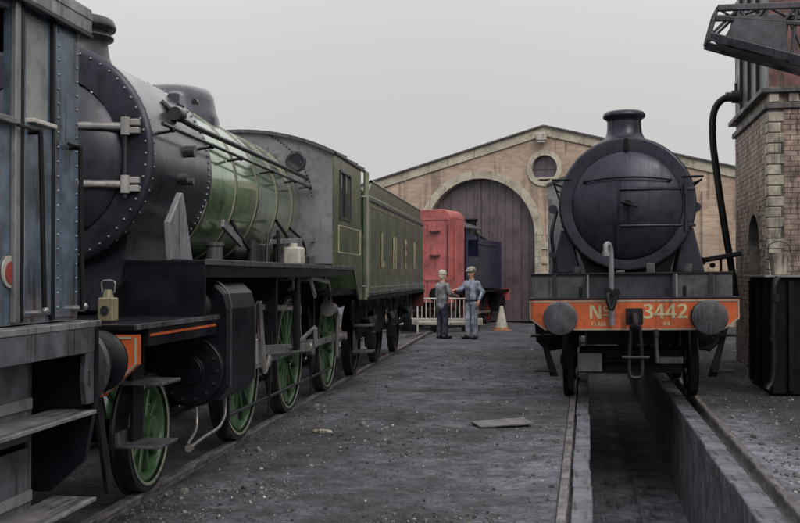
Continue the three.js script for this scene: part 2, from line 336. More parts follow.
// ---------------------------------------------------------------- engine parts shared by the locomotives
function wheel(parent, r, u, w, side, nsp, mats, crank) {       // side +1: outer face towards +u
  const g = part('wheel', parent), o = 0.065;
  const cu = u;
  mesh('tyre', lathe([[r - 0.062, -o], [r - 0.004, -o], [r, -o + 0.008], [r, o - 0.03], [r + 0.028, o - 0.024], [r + 0.028, o], [r - 0.062, o], [r - 0.062, -o]].map(p => [p[0], -side * p[1]]), 'u', cu, r, w, 44), mats.tyre, g);
  mesh('rim', lathe([[r - 0.115, -0.045], [r - 0.06, -0.045], [r - 0.06, 0.045], [r - 0.115, 0.045], [r - 0.115, -0.045]], 'u', cu, r, w, 44), mats.spoke, g);
  mesh('rim_line', lathe([[r - 0.07, 0.066], [r - 0.046, 0.066], [r - 0.046, 0.072], [r - 0.07, 0.072], [r - 0.07, 0.066]].map(p => [p[0], side * p[1]]), 'u', cu, r, w, 44), mats.line, g);
  const sp = []; for (let k = 0; k < nsp; k++) { const a = (k + 0.5) / nsp * Math.PI * 2; const b = new RoundedBoxGeometry(0.05, r - 0.16, 0.045, 1, 0.012); b.translate(0, (r - 0.16) / 2 + 0.07, 0); b.rotateX(a); b.translate(cu, r, -w); sp.push(b); }
  mesh('spokes', sp, mats.spoke, g);
  mesh('hub', [cyl('u', 0.12, 0.17, cu, r, w, 24), cyl('u', 0.07, 0.22, cu, r, w, 20)], mats.hub, g);
  if (crank) {
    const pts = arcPts(0, 0, r - 0.10, 1.9 + Math.PI / 2, 3.1 + Math.PI / 2, 12).concat([[0, 0]].map(() => [-(r - 0.3) * 0.8, -(r - 0.3) * 0.6]));
    mesh('counterweight', extWY(pts.map(p => [p[0] + w, p[1] + r]), cu + side * 0.03 - 0.035, cu + side * 0.03 + 0.035), mats.spoke, g);
    mesh('crank_pin', cyl('u', 0.055, 0.3, cu + side * 0.14, r + crank[1], w + crank[0], 16), M.steel, g);
  }
  return g;
}
function buffer(parent, u, y, wBack, wFace, r) {
  const g = part('buffer', parent), len = wBack - wFace;
  mesh('buffer_stock', lathe([[0.19, 0], [0.19, -0.03], [0.125, -0.05], [0.115, -len * 0.6], [0.12, -len * 0.62], [0, -len * 0.62]], 'w', u, y, wBack, 28), M.blackGloss, g);
  mesh('buffer_head', lathe([[0.07, 0.3], [0.075, 0.06], [r - 0.03, 0.045], [r, 0.03], [r, 0.012], [r - 0.015, 0], [r * 0.5, -0.013], [0, -0.018]].map(p => [p[0], p[1]]), 'w', u, y, wFace + 0.018, 36), M.buffer, g);
}
const font = await new FontLoader().loadAsync('fonts/droid/droid_sans_bold.typeface.json');
const serif = await new FontLoader().loadAsync('fonts/droid/droid_serif_bold.typeface.json');
function text(str, size, f = font, depth = 0.004) { const g = new TextGeometry(str, { font: f, size, depth, curveSegments: 6, bevelEnabled: false }); g.computeBoundingBox(); const b = g.boundingBox; g.translate(-(b.min.x + b.max.x) / 2, -(b.min.y + b.max.y) / 2, 0); return g; }

// ---------------------------------------------------------------- green engine
{
  const e = thing('steam_locomotive', 'green steam locomotive with black smokebox and long side handrail', 'locomotive', PL, -TL);
  const YC = 2.50, YB = 2.455;
  // smokebox: wrapper, front ring, door
  mesh('smokebox', [lathe([[0.80, -0.13], [0.815, -0.13], [0.83, -0.11], [0.83, 1.36], [0.80, 1.36]], 'w', 0, YC, 0, 64), extUY([[-0.5, 1.32], [0.5, 1.32], [0.62, 2.0], [-0.62, 2.0]], 0.05, 1.2, [], 0.02)], M.smokebox, e);
  mesh('front_ring', lathe([[0.60, -0.15], [0.80, -0.155], [0.845, -0.145], [0.85, -0.12], [0.845, -0.1], [0.60, -0.1]], 'w', 0, YC, 0, 64), M.smokeDoor, e);
  { const rv = []; for (let k = 0; k < 58; k++) { const a = k / 58 * Math.PI * 2; const s = new THREE.SphereGeometry(0.0115, 7, 5); s.translate(0.80 * Math.cos(a), YC + 0.80 * Math.sin(a), 0.158); rv.push(s); const s2 = new THREE.SphereGeometry(0.010, 7, 5); s2.translate(0.832 * Math.cos(a), YC + 0.832 * Math.sin(a), 0.055); rv.push(s2); }
    for (let k = 0; k < 40; k++) { const a = -1.1 + k / 39 * 2.6; const s = new THREE.SphereGeometry(0.013, 6, 5); s.translate(0.832 * Math.cos(a), YC + 0.832 * Math.sin(a), -1.28); rv.push(s); }
    mesh('rivets', rv, M.rivet, e); }
  const dr = mesh('smokebox_door', lathe([[0, -0.31], [0.2, -0.30], [0.4, -0.265], [0.56, -0.20], [0.615, -0.165], [0.625, -0.15], [0.6, -0.13]], 'w', 0, YC - 0.04, 0, 56), M.smokeDoor, e);
  for (const [dy, name] of [[0.235, 'hinge_strap'], [-0.19, 'hinge_strap']]) {
    const g = []; const z = -0.235 + 0;
    g.push(tube([[-0.45, YC - 0.04 + dy, -0.225], [-0.2, YC - 0.04 + dy, -0.295], [0.1, YC - 0.04 + dy, -0.31], [0.4, YC - 0.04 + dy, -0.255], [0.62, YC - 0.04 + dy, -0.19]], 0.03, 6));
    g.push(cyl('y', 0.035, 0.13, 0.66, YC - 0.04 + dy, -0.2, 12)); g.push(box(0.12, 0.05, 0.06, 0.7, YC - 0.04 + dy + 0.03, -0.17, 0.01), box(0.12, 0.05, 0.06, 0.7, YC - 0.04 + dy - 0.03, -0.17, 0.01));
    mesh(name, g, M.strap, dr);
  }
  mesh('hinge_rod', rod([0.66, YC + 0.28, -0.2], [0.66, YC - 0.33, -0.2], 0.016), M.steelDark, dr);
  mesh('door_handle', [cyl('w', 0.05, 0.08, 0, YC - 0.04, -0.34, 16), rod([0, YC - 0.04, -0.37], [0.02, YC - 0.26, -0.37], 0.014), rod([0, YC - 0.04, -0.39], [-0.1, YC - 0.22, -0.39], 0.014)], M.steel, dr);
  // chimney
  mesh('chimney', lathe([[0.42, -0.06], [0.34, 0.0], [0.27, 0.06], [0.235, 0.13], [0.222, 0.20], [0.215, 0.27], [0.262, 0.285], [0.264, 0.305], [0.225, 0.32], [0.232, 0.34], [0.275, 0.36], [0.285, 0.385], [0.262, 0.44], [0.24, 0.45], [0.17, 0.452], [0.165, 0.2]], 'y', 0, 3.22, 0.5, 40), M.chimney, e);
  // boiler barrel, bands, dome
  mesh('boiler', lathe([[0.78, 1.36], [0.812, 1.37], [0.80, 2.2], [0.78, 5.22], [0.5, 5.22]], 'w', 0, YB, 0, 72), M.green, e);
  for (const w of [1.385, 2.25, 3.08, 3.95, 4.75]) { const r = (w < 2.2 ? mix(0.812, 0.80, (w - 1.37) / 0.83) : mix(0.80, 0.78, (w - 2.2) / 3.02)) + 0.001; mesh('boiler_band', lathe([[r, -0.022], [r + 0.009, -0.02], [r + 0.009, 0.02], [r, 0.022]], 'w', 0, YB, w, 72), M.greenDull, e); mesh('lining', [lathe([[r, -0.036], [r + 0.006, -0.034], [r + 0.006, -0.026], [r, -0.024]], 'w', 0, YB, w, 72), lathe([[r, 0.024], [r + 0.006, 0.026], [r + 0.006, 0.034], [r, 0.036]], 'w', 0, YB, w, 72)], M.lining, e); }
  mesh('dome', lathe([[0.48, -0.32], [0.46, -0.06], [0.43, 0.02], [0.41, 0.12], [0.40, 0.18], [0.36, 0.24], [0.26, 0.275], [0.12, 0.29], [0, 0.292]], 'y', 0, 3.24, 2.75, 40), M.smokebox, e);
  each('washout_plug', [cyl('w', 0.03, 0.04, 0.5, 3.22, 1.9, 10), box(0.10, 0.12, 0.16, 0.56, 3.12, 1.2, 0.02)], M.smokebox, e);
  each('smokebox_fitting', [cyl('u', 0.05, 0.12, 0.82, 2.62, 0.75, 14), cyl('u', 0.035, 0.10, 0.85, 2.38, 0.5, 14), cyl('u', 0.03, 0.1, 0.86, 2.36, 0.62, 14)], M.plateGrey, e);
  // handrail and ejector pipe
  { const hr = part('handrail', e); mesh('rail', rod([0.915, 2.72, -0.12], [0.915, 2.69, 5.2], 0.015, 10), M.steelDark, hr);
    for (const w of [0.1, 1.1, 2.0, 3.2, 4.3, 5.1]) mesh('stanchion', [rod([0.78, 2.68, w], [0.915, 2.70, w], 0.014), (() => { const s = new THREE.SphereGeometry(0.026, 10, 8); s.translate(0.915, 2.71 - w * 0.004, -w); return s; })()], M.steelDark, hr); }
  mesh('ejector_pipe', [tube([[0.66, 3.0, 0.55], [0.80, 2.87, 0.62], [0.83, 2.84, 0.9], [0.845, 2.83, 2.5], [0.855, 2.82, 4], [0.86, 2.81, 5.2]], 0.024, 10, 0.3, 40), cyl('w', 0.055, 0.14, 0.78, 2.90, 0.6, 14)], M.steelDark, e);
  each('boiler_pipe', [tube([[0.86, 2.2, 3.6], [0.92, 1.95, 4.2], [0.86, 1.85, 5]], 0.02, 6)], M.steelDark, e);
  // cab
  const CW = 5.2, CE = 7.55;
  const roofArc = arcPts(0, 0.64, 2.74, Math.PI / 2 - 0.445, Math.PI / 2 + 0.445, 20);       // top about 3.38, ends 1.18
  const frontPts = [[1.18, 1.75], ...roofArc, [-1.18, 1.75]];
  mesh('cab_front', extUY(frontPts, CW, CW + 0.03), M.cabSheet, e);
  { const rv = []; for (let k = 0; k < 26; k++) { const a = 0.1 + k / 25 * 1.2, r = 0.93; const s = new THREE.SphereGeometry(0.014, 6, 5); s.translate(r * Math.cos(a), YC + r * Math.sin(a), -CW + 0.003); rv.push(s); } mesh('rivets', rv, M.smokebox, e); }
  mesh('spectacle_frame', lathe([[0.10, -0.012], [0.13, -0.012], [0.13, 0.01], [0.10, 0.01], [0.10, -0.012]], 'w', 0.72, 3.02, CW, 24), M.steelDark, e);
  mesh('spectacle_glass', cyl('w', 0.1, 0.012, 0.72, 3.02, CW - 0.003, 24), M.glass, e);
  const win = [[5.62, 2.35], [6.35, 2.35], [6.35, 2.92], [5.62, 2.92]];
  for (const s of [-1, 1]) {
    const side = extWY([[CW, 1.72], [6.62, 1.72], [6.9, 1.5], [7.15, 1.26], [7.45, 1.26], [7.45, 2.2], [7.28, 2.32], [7.28, 3.10], [CW, 3.10]], s * 1.19 - 0.012, s * 1.19 + 0.012, [win.map(p => p.slice())]);
    const sd = mesh('cab_side', side, s > 0 ? M.greenDull : M.green, e);
    const fr = []; for (const [a, b, c, d] of [[5.6, 2.33, 6.37, 2.33], [5.6, 2.94, 6.37, 2.94], [5.6, 2.33, 5.6, 2.94], [6.37, 2.33, 6.37, 2.94], [5.98, 2.33, 5.98, 2.94]]) fr.push(bar([s * 1.20, b, a], [s * 1.20, d, c], 0.035, 0.03));
    mesh('window_frame', fr, M.steelDark, sd); mesh('window_pane', box(0.006, 0.58, 0.72, s * 1.185, 2.635, 5.985), M.glass, sd);
    mesh('grab_rail', [rod([s * 1.25, 1.45, 7.5], [s * 1.25, 2.75, 7.5], 0.014), rod([s * 1.25, 2.75, 7.5], [s * 1.19, 2.75, 7.44], 0.012), rod([s * 1.25, 1.45, 7.5], [s * 1.19, 1.45, 7.44], 0.012)], M.steel, sd);
  }
  { const pl = part('number_panel', e); mesh('panel_line', [bar([1.205, 1.9, 5.5], [1.205, 1.9, 7.2], 0.012, 0.004), bar([1.205, 2.24, 5.5], [1.205, 2.24, 7.2], 0.012, 0.004), bar([1.205, 1.9, 5.5], [1.205, 2.24, 5.5], 0.004, 0.012), bar([1.205, 1.9, 7.2], [1.205, 2.24, 7.2], 0.004, 0.012)], M.letters, pl); }
  { const o = arcPts(0, 0.64, 2.785, Math.PI / 2 - 0.455, Math.PI / 2 + 0.455, 20), i = arcPts(0, 0.64, 2.742, Math.PI / 2 + 0.455, Math.PI / 2 - 0.455, 20); const rf = mesh('cab_roof', extUY(o.concat(i), CW - 0.06, CE), M.plateGrey, e);
    each('roof_rib', [6.0, 6.9, 7.5].map(w => extUY(arcPts(0, 0.64, 2.81, Math.PI / 2 - 0.45, Math.PI / 2 + 0.45, 20).concat(arcPts(0, 0.64, 2.78, Math.PI / 2 + 0.45, Math.PI / 2 - 0.45, 20)), w - 0.02, w + 0.02)), M.plateGrey, rf); mesh('rain_strip', box(0.03, 0.04, CE - CW, 1.215, 3.125, (CE + CW) / 2 - 0.02, 0.008), M.steelDark, rf); }
  mesh('cab_floor', box(2.3, 0.06, 2.6, 0, 1.38, 6.5), M.black, e);
  mesh('backhead', box(1.5, 1.6, 0.06, 0, 2.2, CW + 0.3), M.soot, e);
  // running plate: low front platform, rise, high plate
  const e1 = 1.2;
  mesh('front_platform', box(2.4, 0.035, 1.75, 0, 1.285, -0.52, 0.006), M.blackGloss, e);
  for (const s of [-1, 1]) mesh('front_valance', box(0.03, 0.11, 1.45, s * (e1 - 0.02), 1.21, -0.42), M.blackGloss, e);
  mesh('platform_edging', [box(0.012, 0.03, 1.74, e1 + 0.006, 1.285, -0.52)], M.plateGrey, e);
  mesh('lining', [box(0.006, 0.016, 1.4, e1 - 0.001, 1.225, -0.42)], M.redBeam, e);
  for (const s of [-0.58, 0.58]) mesh('frame_plate', extWY([[-1.35, 0.72], [-0.6, 0.72], [-0.3, 1.0], [0.4, 1.0], [0.8, 0.6], [7.4, 0.6], [7.4, 1.5], [5, 1.66], [0.2, 1.66], [-0.2, 1.5], [-0.6, 1.26], [-1.35, 1.26]], s - 0.015, s + 0.015), M.soot, e);
  for (const s of [-1, 1]) {
    mesh('running_plate', box(0.62, 0.03, 6.62, s * 0.89, 1.705, 3.31, 0.006), M.blackGloss, e);
    mesh('plate_edging', box(0.014, 0.045, 6.62, s * 1.205, 1.705, 3.31, 0.004), M.plateGrey, e);
    mesh('valance', box(0.025, 0.10, 6.5, s * 1.175, 1.64, 3.33), M.blackGloss, e);
    mesh('rise_plate', box(0.62, 0.40, 0.03, s * 0.89, 1.495, 0.02, 0.006), M.blackGloss, e);
    mesh('splasher_sheet', box(0.03, 0.65, 4.9, s * 0.62, 1.4, 4.4), M.soot, e);
    // cylinder casing with covers
    const cy = mesh('cylinder', extUY([[0.62, 0.62], [0.95, 0.56], [1.16, 0.62], [1.25, 0.74], [1.25, 1.34], [1.22, 1.46], [1.14, 1.54], [1.02, 1.57], [0.62, 1.57]].map(p => [s * p[0], p[1]]), 0.46, 1.28, [], 0.02), M.blackGloss, e);
    mesh('cylinder_cover', lathe([[0, -0.085], [0.10, -0.085], [0.108, -0.082], [0.112, -0.05], [0.12, -0.046], [0.255, -0.042], [0.264, -0.038], [0.268, -0.03], [0.27, 0.03]], 'w', s * 0.95, 0.86, 0.45, 36), M.blackGloss, cy);
    mesh('cover_bolts', Array.from({ length: 14 }, (_, k) => cyl('w', 0.014, 0.03, s * 0.95 + 0.225 * Math.cos(k / 14 * 6.283), 0.86 + 0.225 * Math.sin(k / 14 * 6.283), 0.40, 6)), M.steelDark, cy);
    mesh('valve_cover', lathe([[0, -0.14], [0.07, -0.14], [0.09, -0.06], [0.16, -0.05], [0.17, 0.02]], 'w', s * 0.95, 1.34, 0.45, 28), M.blackGloss, cy);
    mesh('cover_edge', [box(0.014, 0.62, 0.018, s * 1.253, 1.04, 0.50, 0.004), box(0.014, 0.62, 0.018, s * 1.253, 1.04, 1.24, 0.004), tube([[s * 0.75, 1.578, 0.5], [s * 1.03, 1.578, 0.5], [s * 1.16, 1.545, 0.5], [s * 1.235, 1.46, 0.5], [s * 1.258, 1.35, 0.5]], 0.008, 6)], M.plateGrey, cy);
    // steam pipe cover
    const sp = extWY([[0.0, 1.72], [-0.05, 2.0], [0.22, 2.24], [0.27, 2.24], [0.5, 1.72]], 0.895, 0.945, [], 0.01); if (s < 0) sp.translate(-1.84, 0, 0);
    mesh('steam_pipe_cover', sp, M.cabSheet, e);
    // wheels
    const mats = { tyre: M.steelDark, spoke: M.wheelGreen, line: M.wheelRim, hub: M.wheelGreen };
    wheel(e, 0.44, s * 0.72, 0.0, s, 10, mats);
    for (const w of [2.5, 4.6, 6.95]) wheel(e, 0.69, s * 0.72, w, s, 15, mats, [0.24, 0.06]);
  }
  each('axle', [0, 2.5, 4.6, 6.95].map((w, i) => cyl('u', 0.09, 1.4, 0, i ? 0.69 : 0.44, w, 16)), M.soot, e);
  // rods and valve gear (near side)
  const ry = 0.75;
  mesh('coupling_rod', [bar([0.90, ry, 2.74], [0.90, ry, 4.84], 0.085, 0.04), bar([0.90, ry, 4.84], [0.90, ry, 7.19], 0.085, 0.04), ...[2.74, 4.84, 7.19].map(w => cyl('u', 0.085, 0.07, 0.90, ry, w, 20))], M.steel, e);
  mesh('connecting_rod', [bar([0.99, 0.88, 2.35], [0.99, ry, 4.84], 0.10, 0.045), cyl('u', 0.10, 0.07, 0.99, ry, 4.84, 20)], M.steel, e);
  each('slide_bar', [box(0.07, 0.05, 1.2, 0.98, 1.02, 1.9, 0.008), box(0.07, 0.05, 1.2, 0.98, 0.74, 1.9, 0.008)], M.steel, e);
  mesh('crosshead', [box(0.09, 0.26, 0.24, 0.98, 0.88, 2.3, 0.02), rod([0.98, 0.88, 1.2], [0.98, 0.88, 2.3], 0.035)], M.steel, e);
  each('motion_bracket', [box(0.42, 0.62, 0.05, 0.92, 1.35, 2.55, 0.008), box(0.06, 0.8, 0.12, 1.1, 1.2, 3.55, 0.01)], M.blackGloss, e);
  mesh('expansion_link', [tube([[1.02, 1.52, 3.72], [1.02, 1.3, 3.82], [1.02, 1.0, 3.80], [1.02, 0.8, 3.70]], 0.035, 8), cyl('u', 0.06, 0.1, 1.03, 1.22, 3.83, 14), rod([1.02, 1.66, 3.75], [1.02, 1.5, 3.74], 0.05)], M.steel, e);
  each('radius_rod', [bar([1.0, 1.34, 1.3], [1.0, 1.24, 3.85], 0.06, 0.03), bar([1.02, 0.98, 2.3], [1.02, 1.36, 2.2], 0.05, 0.03), bar([1.0, 0.8, 3.72], [1.03, 0.98, 4.84], 0.055, 0.03)], M.steel, e);
  mesh('combination_lever', [bar([1.06, 1.36, 2.15], [1.06, 0.66, 2.35], 0.05, 0.03), bar([1.06, 0.68, 2.34], [1.04, 0.80, 2.62], 0.045, 0.03)], M.steel, e);
  mesh('weighshaft', [cyl('u', 0.045, 0.5, 0.9, 1.58, 4.15, 14), bar([1.12, 1.58, 4.15], [1.12, 1.36, 4.45], 0.06, 0.03), bar([1.12, 1.58, 4.15], [1.12, 1.52, 5.3], 0.05, 0.025)], M.steel, e);
  for (const w of [1.75, 3.3, 5.5]) mesh('sand_pipe', tube([[0.86, 1.6, w], [0.88, 1.2, w + 0.03], [0.84, 0.6, w + 0.12], [0.80, 0.12, w + 0.22]], 0.016, 8), M.steelDark, e);
  mesh('injector', [cyl('w', 0.07, 0.34, 1.02, 1.18, 5.9, 16), cyl('w', 0.1, 0.04, 1.02, 1.18, 5.74, 16), tube([[1.02, 1.18, 6.05], [1.02, 1.1, 6.4], [1.0, 0.8, 6.5], [0.98, 0.5, 6.6]], 0.03, 8), tube([[1.02, 1.25, 5.9], [1.02, 1.45, 5.85], [0.95, 1.62, 5.8]], 0.025, 8)], M.steel, e);
  mesh('lubricator_drive', [rod([1.08, 1.66, 3.4], [1.06, 1.02, 3.72], 0.016), cyl('u', 0.045, 0.06, 1.08, 1.6, 3.42, 12)], M.steel, e);
  mesh('oil_cup', [2.74, 4.84, 7.19].map(w => cyl('y', 0.028, 0.05, 0.90, 0.845, w, 12)), M.brass, e);
  mesh('return_crank', bar([1.05, ry, 4.84], [1.05, 0.98, 4.80], 0.07, 0.04), M.steel, e);
  mesh('lifting_arm', [bar([1.0, 1.62, 4.1], [1.0, 1.45, 3.6], 0.05, 0.03), rod([1.04, 1.66, 3.9], [1.04, 1.05, 3.95], 0.02)], M.steel, e);
  mesh('brake_hanger', [rod([0.76, 1.2, 3.55], [0.76, 0.45, 3.75], 0.03), rod([0.76, 1.2, 5.7], [0.76, 0.45, 6.05], 0.03), box(0.1, 0.3, 0.08, 0.72, 0.62, 3.78, 0.02), box(0.1, 0.3, 0.08, 0.72, 0.62, 6.1, 0.02), rod([0.8, 0.3, 1.8], [0.8, 0.3, 7.2], 0.018)], M.steelDark, e);
  each('drain_pipe', [tube([[1.0, 0.6, 1.22], [1.0, 0.42, 1.2], [1.0, 0.33, 1.02], [1.0, 0.31, 0.6], [1.0, 0.28, 0.28]], 0.015, 8, 0.4), tube([[0.94, 0.6, 0.6], [0.96, 0.4, 0.55], [0.97, 0.3, 0.3]], 0.013, 8), cyl('w', 0.03, 0.05, 1.0, 0.28, 0.26, 10)], M.steel, e);
  mesh('ashpan', box(1.0, 0.7, 2.4, 0, 0.95, 5.7), M.soot, e);
  // buffer beam, buffers, steps
  const bm = mesh('buffer_beam', extUY([[-1.22, 1.24], [-1.22, 1.06], [-1.0, 0.86], [1.0, 0.86], [1.22, 1.06], [1.22, 1.24]], -1.39, -1.34), M.redBeam, e);
  mesh('beam_lining', [box(2.36, 0.014, 0.006, 0, 1.222, -1.394), bar([1.02, 0.885, -1.394], [1.205, 1.06, -1.394], 0.006, 0.014), bar([1.205, 1.06, -1.394], [1.205, 1.222, -1.394], 0.006, 0.014), box(2.0, 0.014, 0.006, 0, 0.878, -1.394)], M.lining, bm);
  for (const s of [-1, 1]) buffer(e, s * 0.97, 1.08, -1.39, -1.86, 0.25);
  mesh('coupling_hook', [tube([[0, 1.05, -1.4], [0, 1.05, -1.6], [0, 0.97, -1.68], [0, 0.9, -1.6]], 0.035, 8), tube([[0.05, 0.95, -1.6], [0.05, 0.6, -1.55], [-0.05, 0.6, -1.55], [-0.05, 0.95, -1.6]], 0.022, 8)], M.steelDark, e);
  for (const s of [-1, 1]) { const st = part('footstep', e); each('step_hanger', [extWY([[-0.95, 1.2], [-0.72, 1.2], [-0.75, 0.5], [-0.92, 0.5]], s * 1.0 - 0.01, s * 1.0 + 0.01)], M.black, st);
    for (const y of [0.50, 0.90]) mesh('tread', [box(0.30, 0.022, 0.36, s * 1.09, y, -0.88 + (y > 0.7 ? 0.05 : 0), 0.006), box(0.02, 0.09, 0.36, s * 0.95, y + 0.045, -0.88)], M.plateGrey, st); }
  each('guard_iron', [bar([0.72, 1.0, -0.9], [0.72, 0.12, -0.62], 0.09, 0.03), bar([-0.72, 1.0, -0.9], [-0.72, 0.12, -0.62], 0.09, 0.03)], M.steelDark, e);
  mesh('front_vacuum_pipe', tube([[0.4, 1.0, -1.45], [0.4, 1.6, -1.45], [0.42, 1.72, -1.52], [0.46, 1.6, -1.6], [0.46, 1.0, -1.62]], 0.035, 10), M.rubber, e);
  // fittings along the running plate
  mesh('lubricator', [box(0.2, 0.2, 0.27, 0.98, 1.825, 3.95, 0.03), cyl('y', 0.05, 0.05, 0.98, 1.94, 3.9, 14)], M.white, e);
  each('sandbox_filler', [cyl('y', 0.07, 0.14, 0.95, 1.79, 1.05, 16), cyl('y', 0.085, 0.03, 0.95, 1.87, 1.05, 16), cyl('y', 0.07, 0.12, 0.95, 1.78, 4.9, 16)], M.plateGrey, e);
  each('reversing_rod', [bar([0.93, 2.06, 1.35], [0.93, 1.90, 1.95], 0.07, 0.03), bar([0.95, 1.95, 3.0], [0.95, 2.05, 5.2], 0.05, 0.025)], M.cabSheet, e);
  mesh('reversing_gear', [cyl('u', 0.10, 0.2, 0.9, 1.82, 2.3, 16), box(0.2, 0.2, 0.25, 0.88, 1.82, 2.75, 0.02), tube([[0.9, 1.75, 2.9], [0.95, 2.02, 3.1], [0.92, 1.85, 3.4], [0.95, 2.0, 3.6]], 0.018, 6), rod([1.02, 1.72, 2.55], [1.02, 2.02, 2.6], 0.015), rod([1.0, 1.72, 3.15], [1.0, 2.08, 3.1], 0.018), cyl('y', 0.05, 0.22, 0.98, 1.83, 2.15, 12), cyl('y', 0.04, 0.3, 0.94, 1.87, 3.3, 12), tube([[0.88, 2.1, 1.8], [0.96, 1.9, 2.0], [0.98, 1.76, 2.4]], 0.02, 6), box(0.14, 0.12, 0.18, 0.97, 1.78, 4.45, 0.02), tube([[0.85, 2.15, 4.3], [0.96, 2.0, 4.5], [0.98, 1.76, 4.6]], 0.018, 6)], M.steelDark, e);
}
// oil lamp standing on the front platform
{
  const [x, z] = toWorld(PL, TL, 0.93, -1.15), t = thing('oil_lamp', 'small cream oil lamp standing on the green engine front platform', 'lamp', [x, 1.303, z], -TL);
  mesh('lamp_body', [box(0.10, 0.15, 0.10, 0, 0.085, 0, 0.012), cyl('y', 0.035, 0.05, 0, 0.185, 0, 12, 0.025)], M.cream, t);
  mesh('lens', cyl('w', 0.028, 0.02, 0.0, 0.08, -0.055, 16), M.glass, t); mesh('lamp_handle', tube([[-0.04, 0.19, 0], [-0.04, 0.26, 0], [0.04, 0.26, 0], [0.04, 0.19, 0]], 0.006, 6), M.steel, t);
}
// ---------------------------------------------------------------- green tender
{
  const t = thing('tender', 'green coal tender lettered LNER coupled behind the green engine', 'tender', PL, -TL);
  const a = 8.0, b = 16.3, s = 1.21;
  mesh('tank', [box(2 * s - 0.03, 1.55, b - a, 0, 2.06, (a + b) / 2, 0.03)], M.greenDull, t);
  mesh('coal_rail', [extWY([[a, 2.8], [a + 0.5, 3.05], [b - 0.6, 3.05], [b - 0.2, 2.8]], s - 0.06, s - 0.035), extWY([[a, 2.8], [a + 0.5, 3.05], [b - 0.6, 3.05], [b - 0.2, 2.8]], -s + 0.035, -s + 0.06), tube([[s - 0.05, 3.06, a + 0.5], [s - 0.05, 3.06, b - 0.6]], 0.03, 8)], M.greenDull, t);
  each('side_beading', [box(0.02, 0.04, b - a, s - 0.005, 2.75, (a + b) / 2, 0.005), box(0.02, 0.03, b - a, s - 0.005, 1.34, (a + b) / 2, 0.005)], M.plateGrey, t);
  const lx = s - 0.004; const rect = (w0, w1, y0, y1) => [bar([lx, y0, w0], [lx, y0, w1], 0.014, 0.004), bar([lx, y1, w0], [lx, y1, w1], 0.014, 0.004), box(0.004, y1 - y0, 0.02, lx, (y0 + y1) / 2, w0), box(0.004, y1 - y0, 0.02, lx, (y0 + y1) / 2, w1)];
  mesh('panel_lining', rect(a + 0.12, b - 0.15, 1.43, 2.66), M.lining, t);
  mesh('coal', (() => { const g = []; for (let k = 0; k < 60; k++) { const c = new THREE.IcosahedronGeometry(rr(0.1, 0.22), 0); c.rotateX(rr(0, 6)); c.translate(rr(-0.9, 0.9), rr(2.82, 2.98), -rr(a + 0.5, b - 1.5)); g.push(c); } return g; })(), M.soot, t);
  mesh('front_plate', [box(2 * s, 1.5, 0.03, 0, 2.1, a - 0.03), box(0.03, 1.9, 0.34, s - 0.02, 2.2, a - 0.15)], M.green, t);
  [['L', 9.55], ['N', 11.1], ['E', 12.75], ['R', 14.4]].forEach(([c, w]) => { const g = text(c, 0.56, font, 0.004); g.rotateY(Math.PI / 2); g.translate(lx, 2.02, -w); mesh('letter', g, M.letters, t); });
  mesh('tender_frame', [extWY([[a - 0.1, 1.27], [b + 0.05, 1.27], [b + 0.05, 0.95], [b - 0.5, 0.62], [a + 0.4, 0.62], [a - 0.1, 0.95]], 0.93, 0.96, [11, 13.2, 15].map((w, i) => { const q = new THREE.Path(); q.absellipse(w - 1.15, 0.86, 0.42, 0.17, 0, Math.PI * 2); return q; })), extWY([[a - 0.1, 1.27], [b, 1.27], [b, 0.95], [b - 0.5, 0.62], [a + 0.4, 0.62], [a - 0.1, 0.95]], -0.96, -0.93), box(2.44, 0.05, b - a + 0.1, 0, 1.265, (a + b) / 2)], M.black, t);
  for (const w of [9.3, 11.9, 14.6]) {
    for (const sd of [-1, 1]) wheel(t, 0.58, sd * 0.72, w, sd, 12, { tyre: M.steelDark, spoke: M.black, line: M.steelDark, hub: M.black });
    const ax = part('axlebox', t); mesh('box_casting', box(0.16, 0.26, 0.24, 1.03, 0.58, w, 0.03), M.black, ax); mesh('leaf_spring', [0, 1, 2, 3].map(k => box(0.1, 0.03, 1.0 - k * 0.2, 1.03, 0.93 - k * 0.034, w, 0.008)), M.steelDark, ax); mesh('spring_hanger', [rod([1.03, 0.93, w - 0.46], [1.03, 1.18, w - 0.46], 0.025), rod([1.03, 0.93, w + 0.46], [1.03, 1.18, w + 0.46], 0.025)], M.steelDark, ax);
  }
  mesh('tender_step', [box(0.3, 0.03, 0.36, 1.08, 0.45, 8.3, 0.005), box(0.3, 0.03, 0.36, 1.08, 0.85, 8.3, 0.005), box(0.02, 0.9, 0.3, 0.95, 0.85, 8.3)], M.plateGrey, t);
  mesh('buffer_beam', box(2.4, 0.36, 0.05, 0, 1.08, b + 0.06), M.darkRed, t);
  for (const sd of [-1, 1]) { const g = part('buffer', t); mesh('buffer_head', [cyl('w', 0.11, 0.4, sd * 0.87, 1.08, b + 0.3, 20), cyl('w', 0.23, 0.04, sd * 0.87, 1.08, b + 0.5, 28)], M.buffer, g); }
}
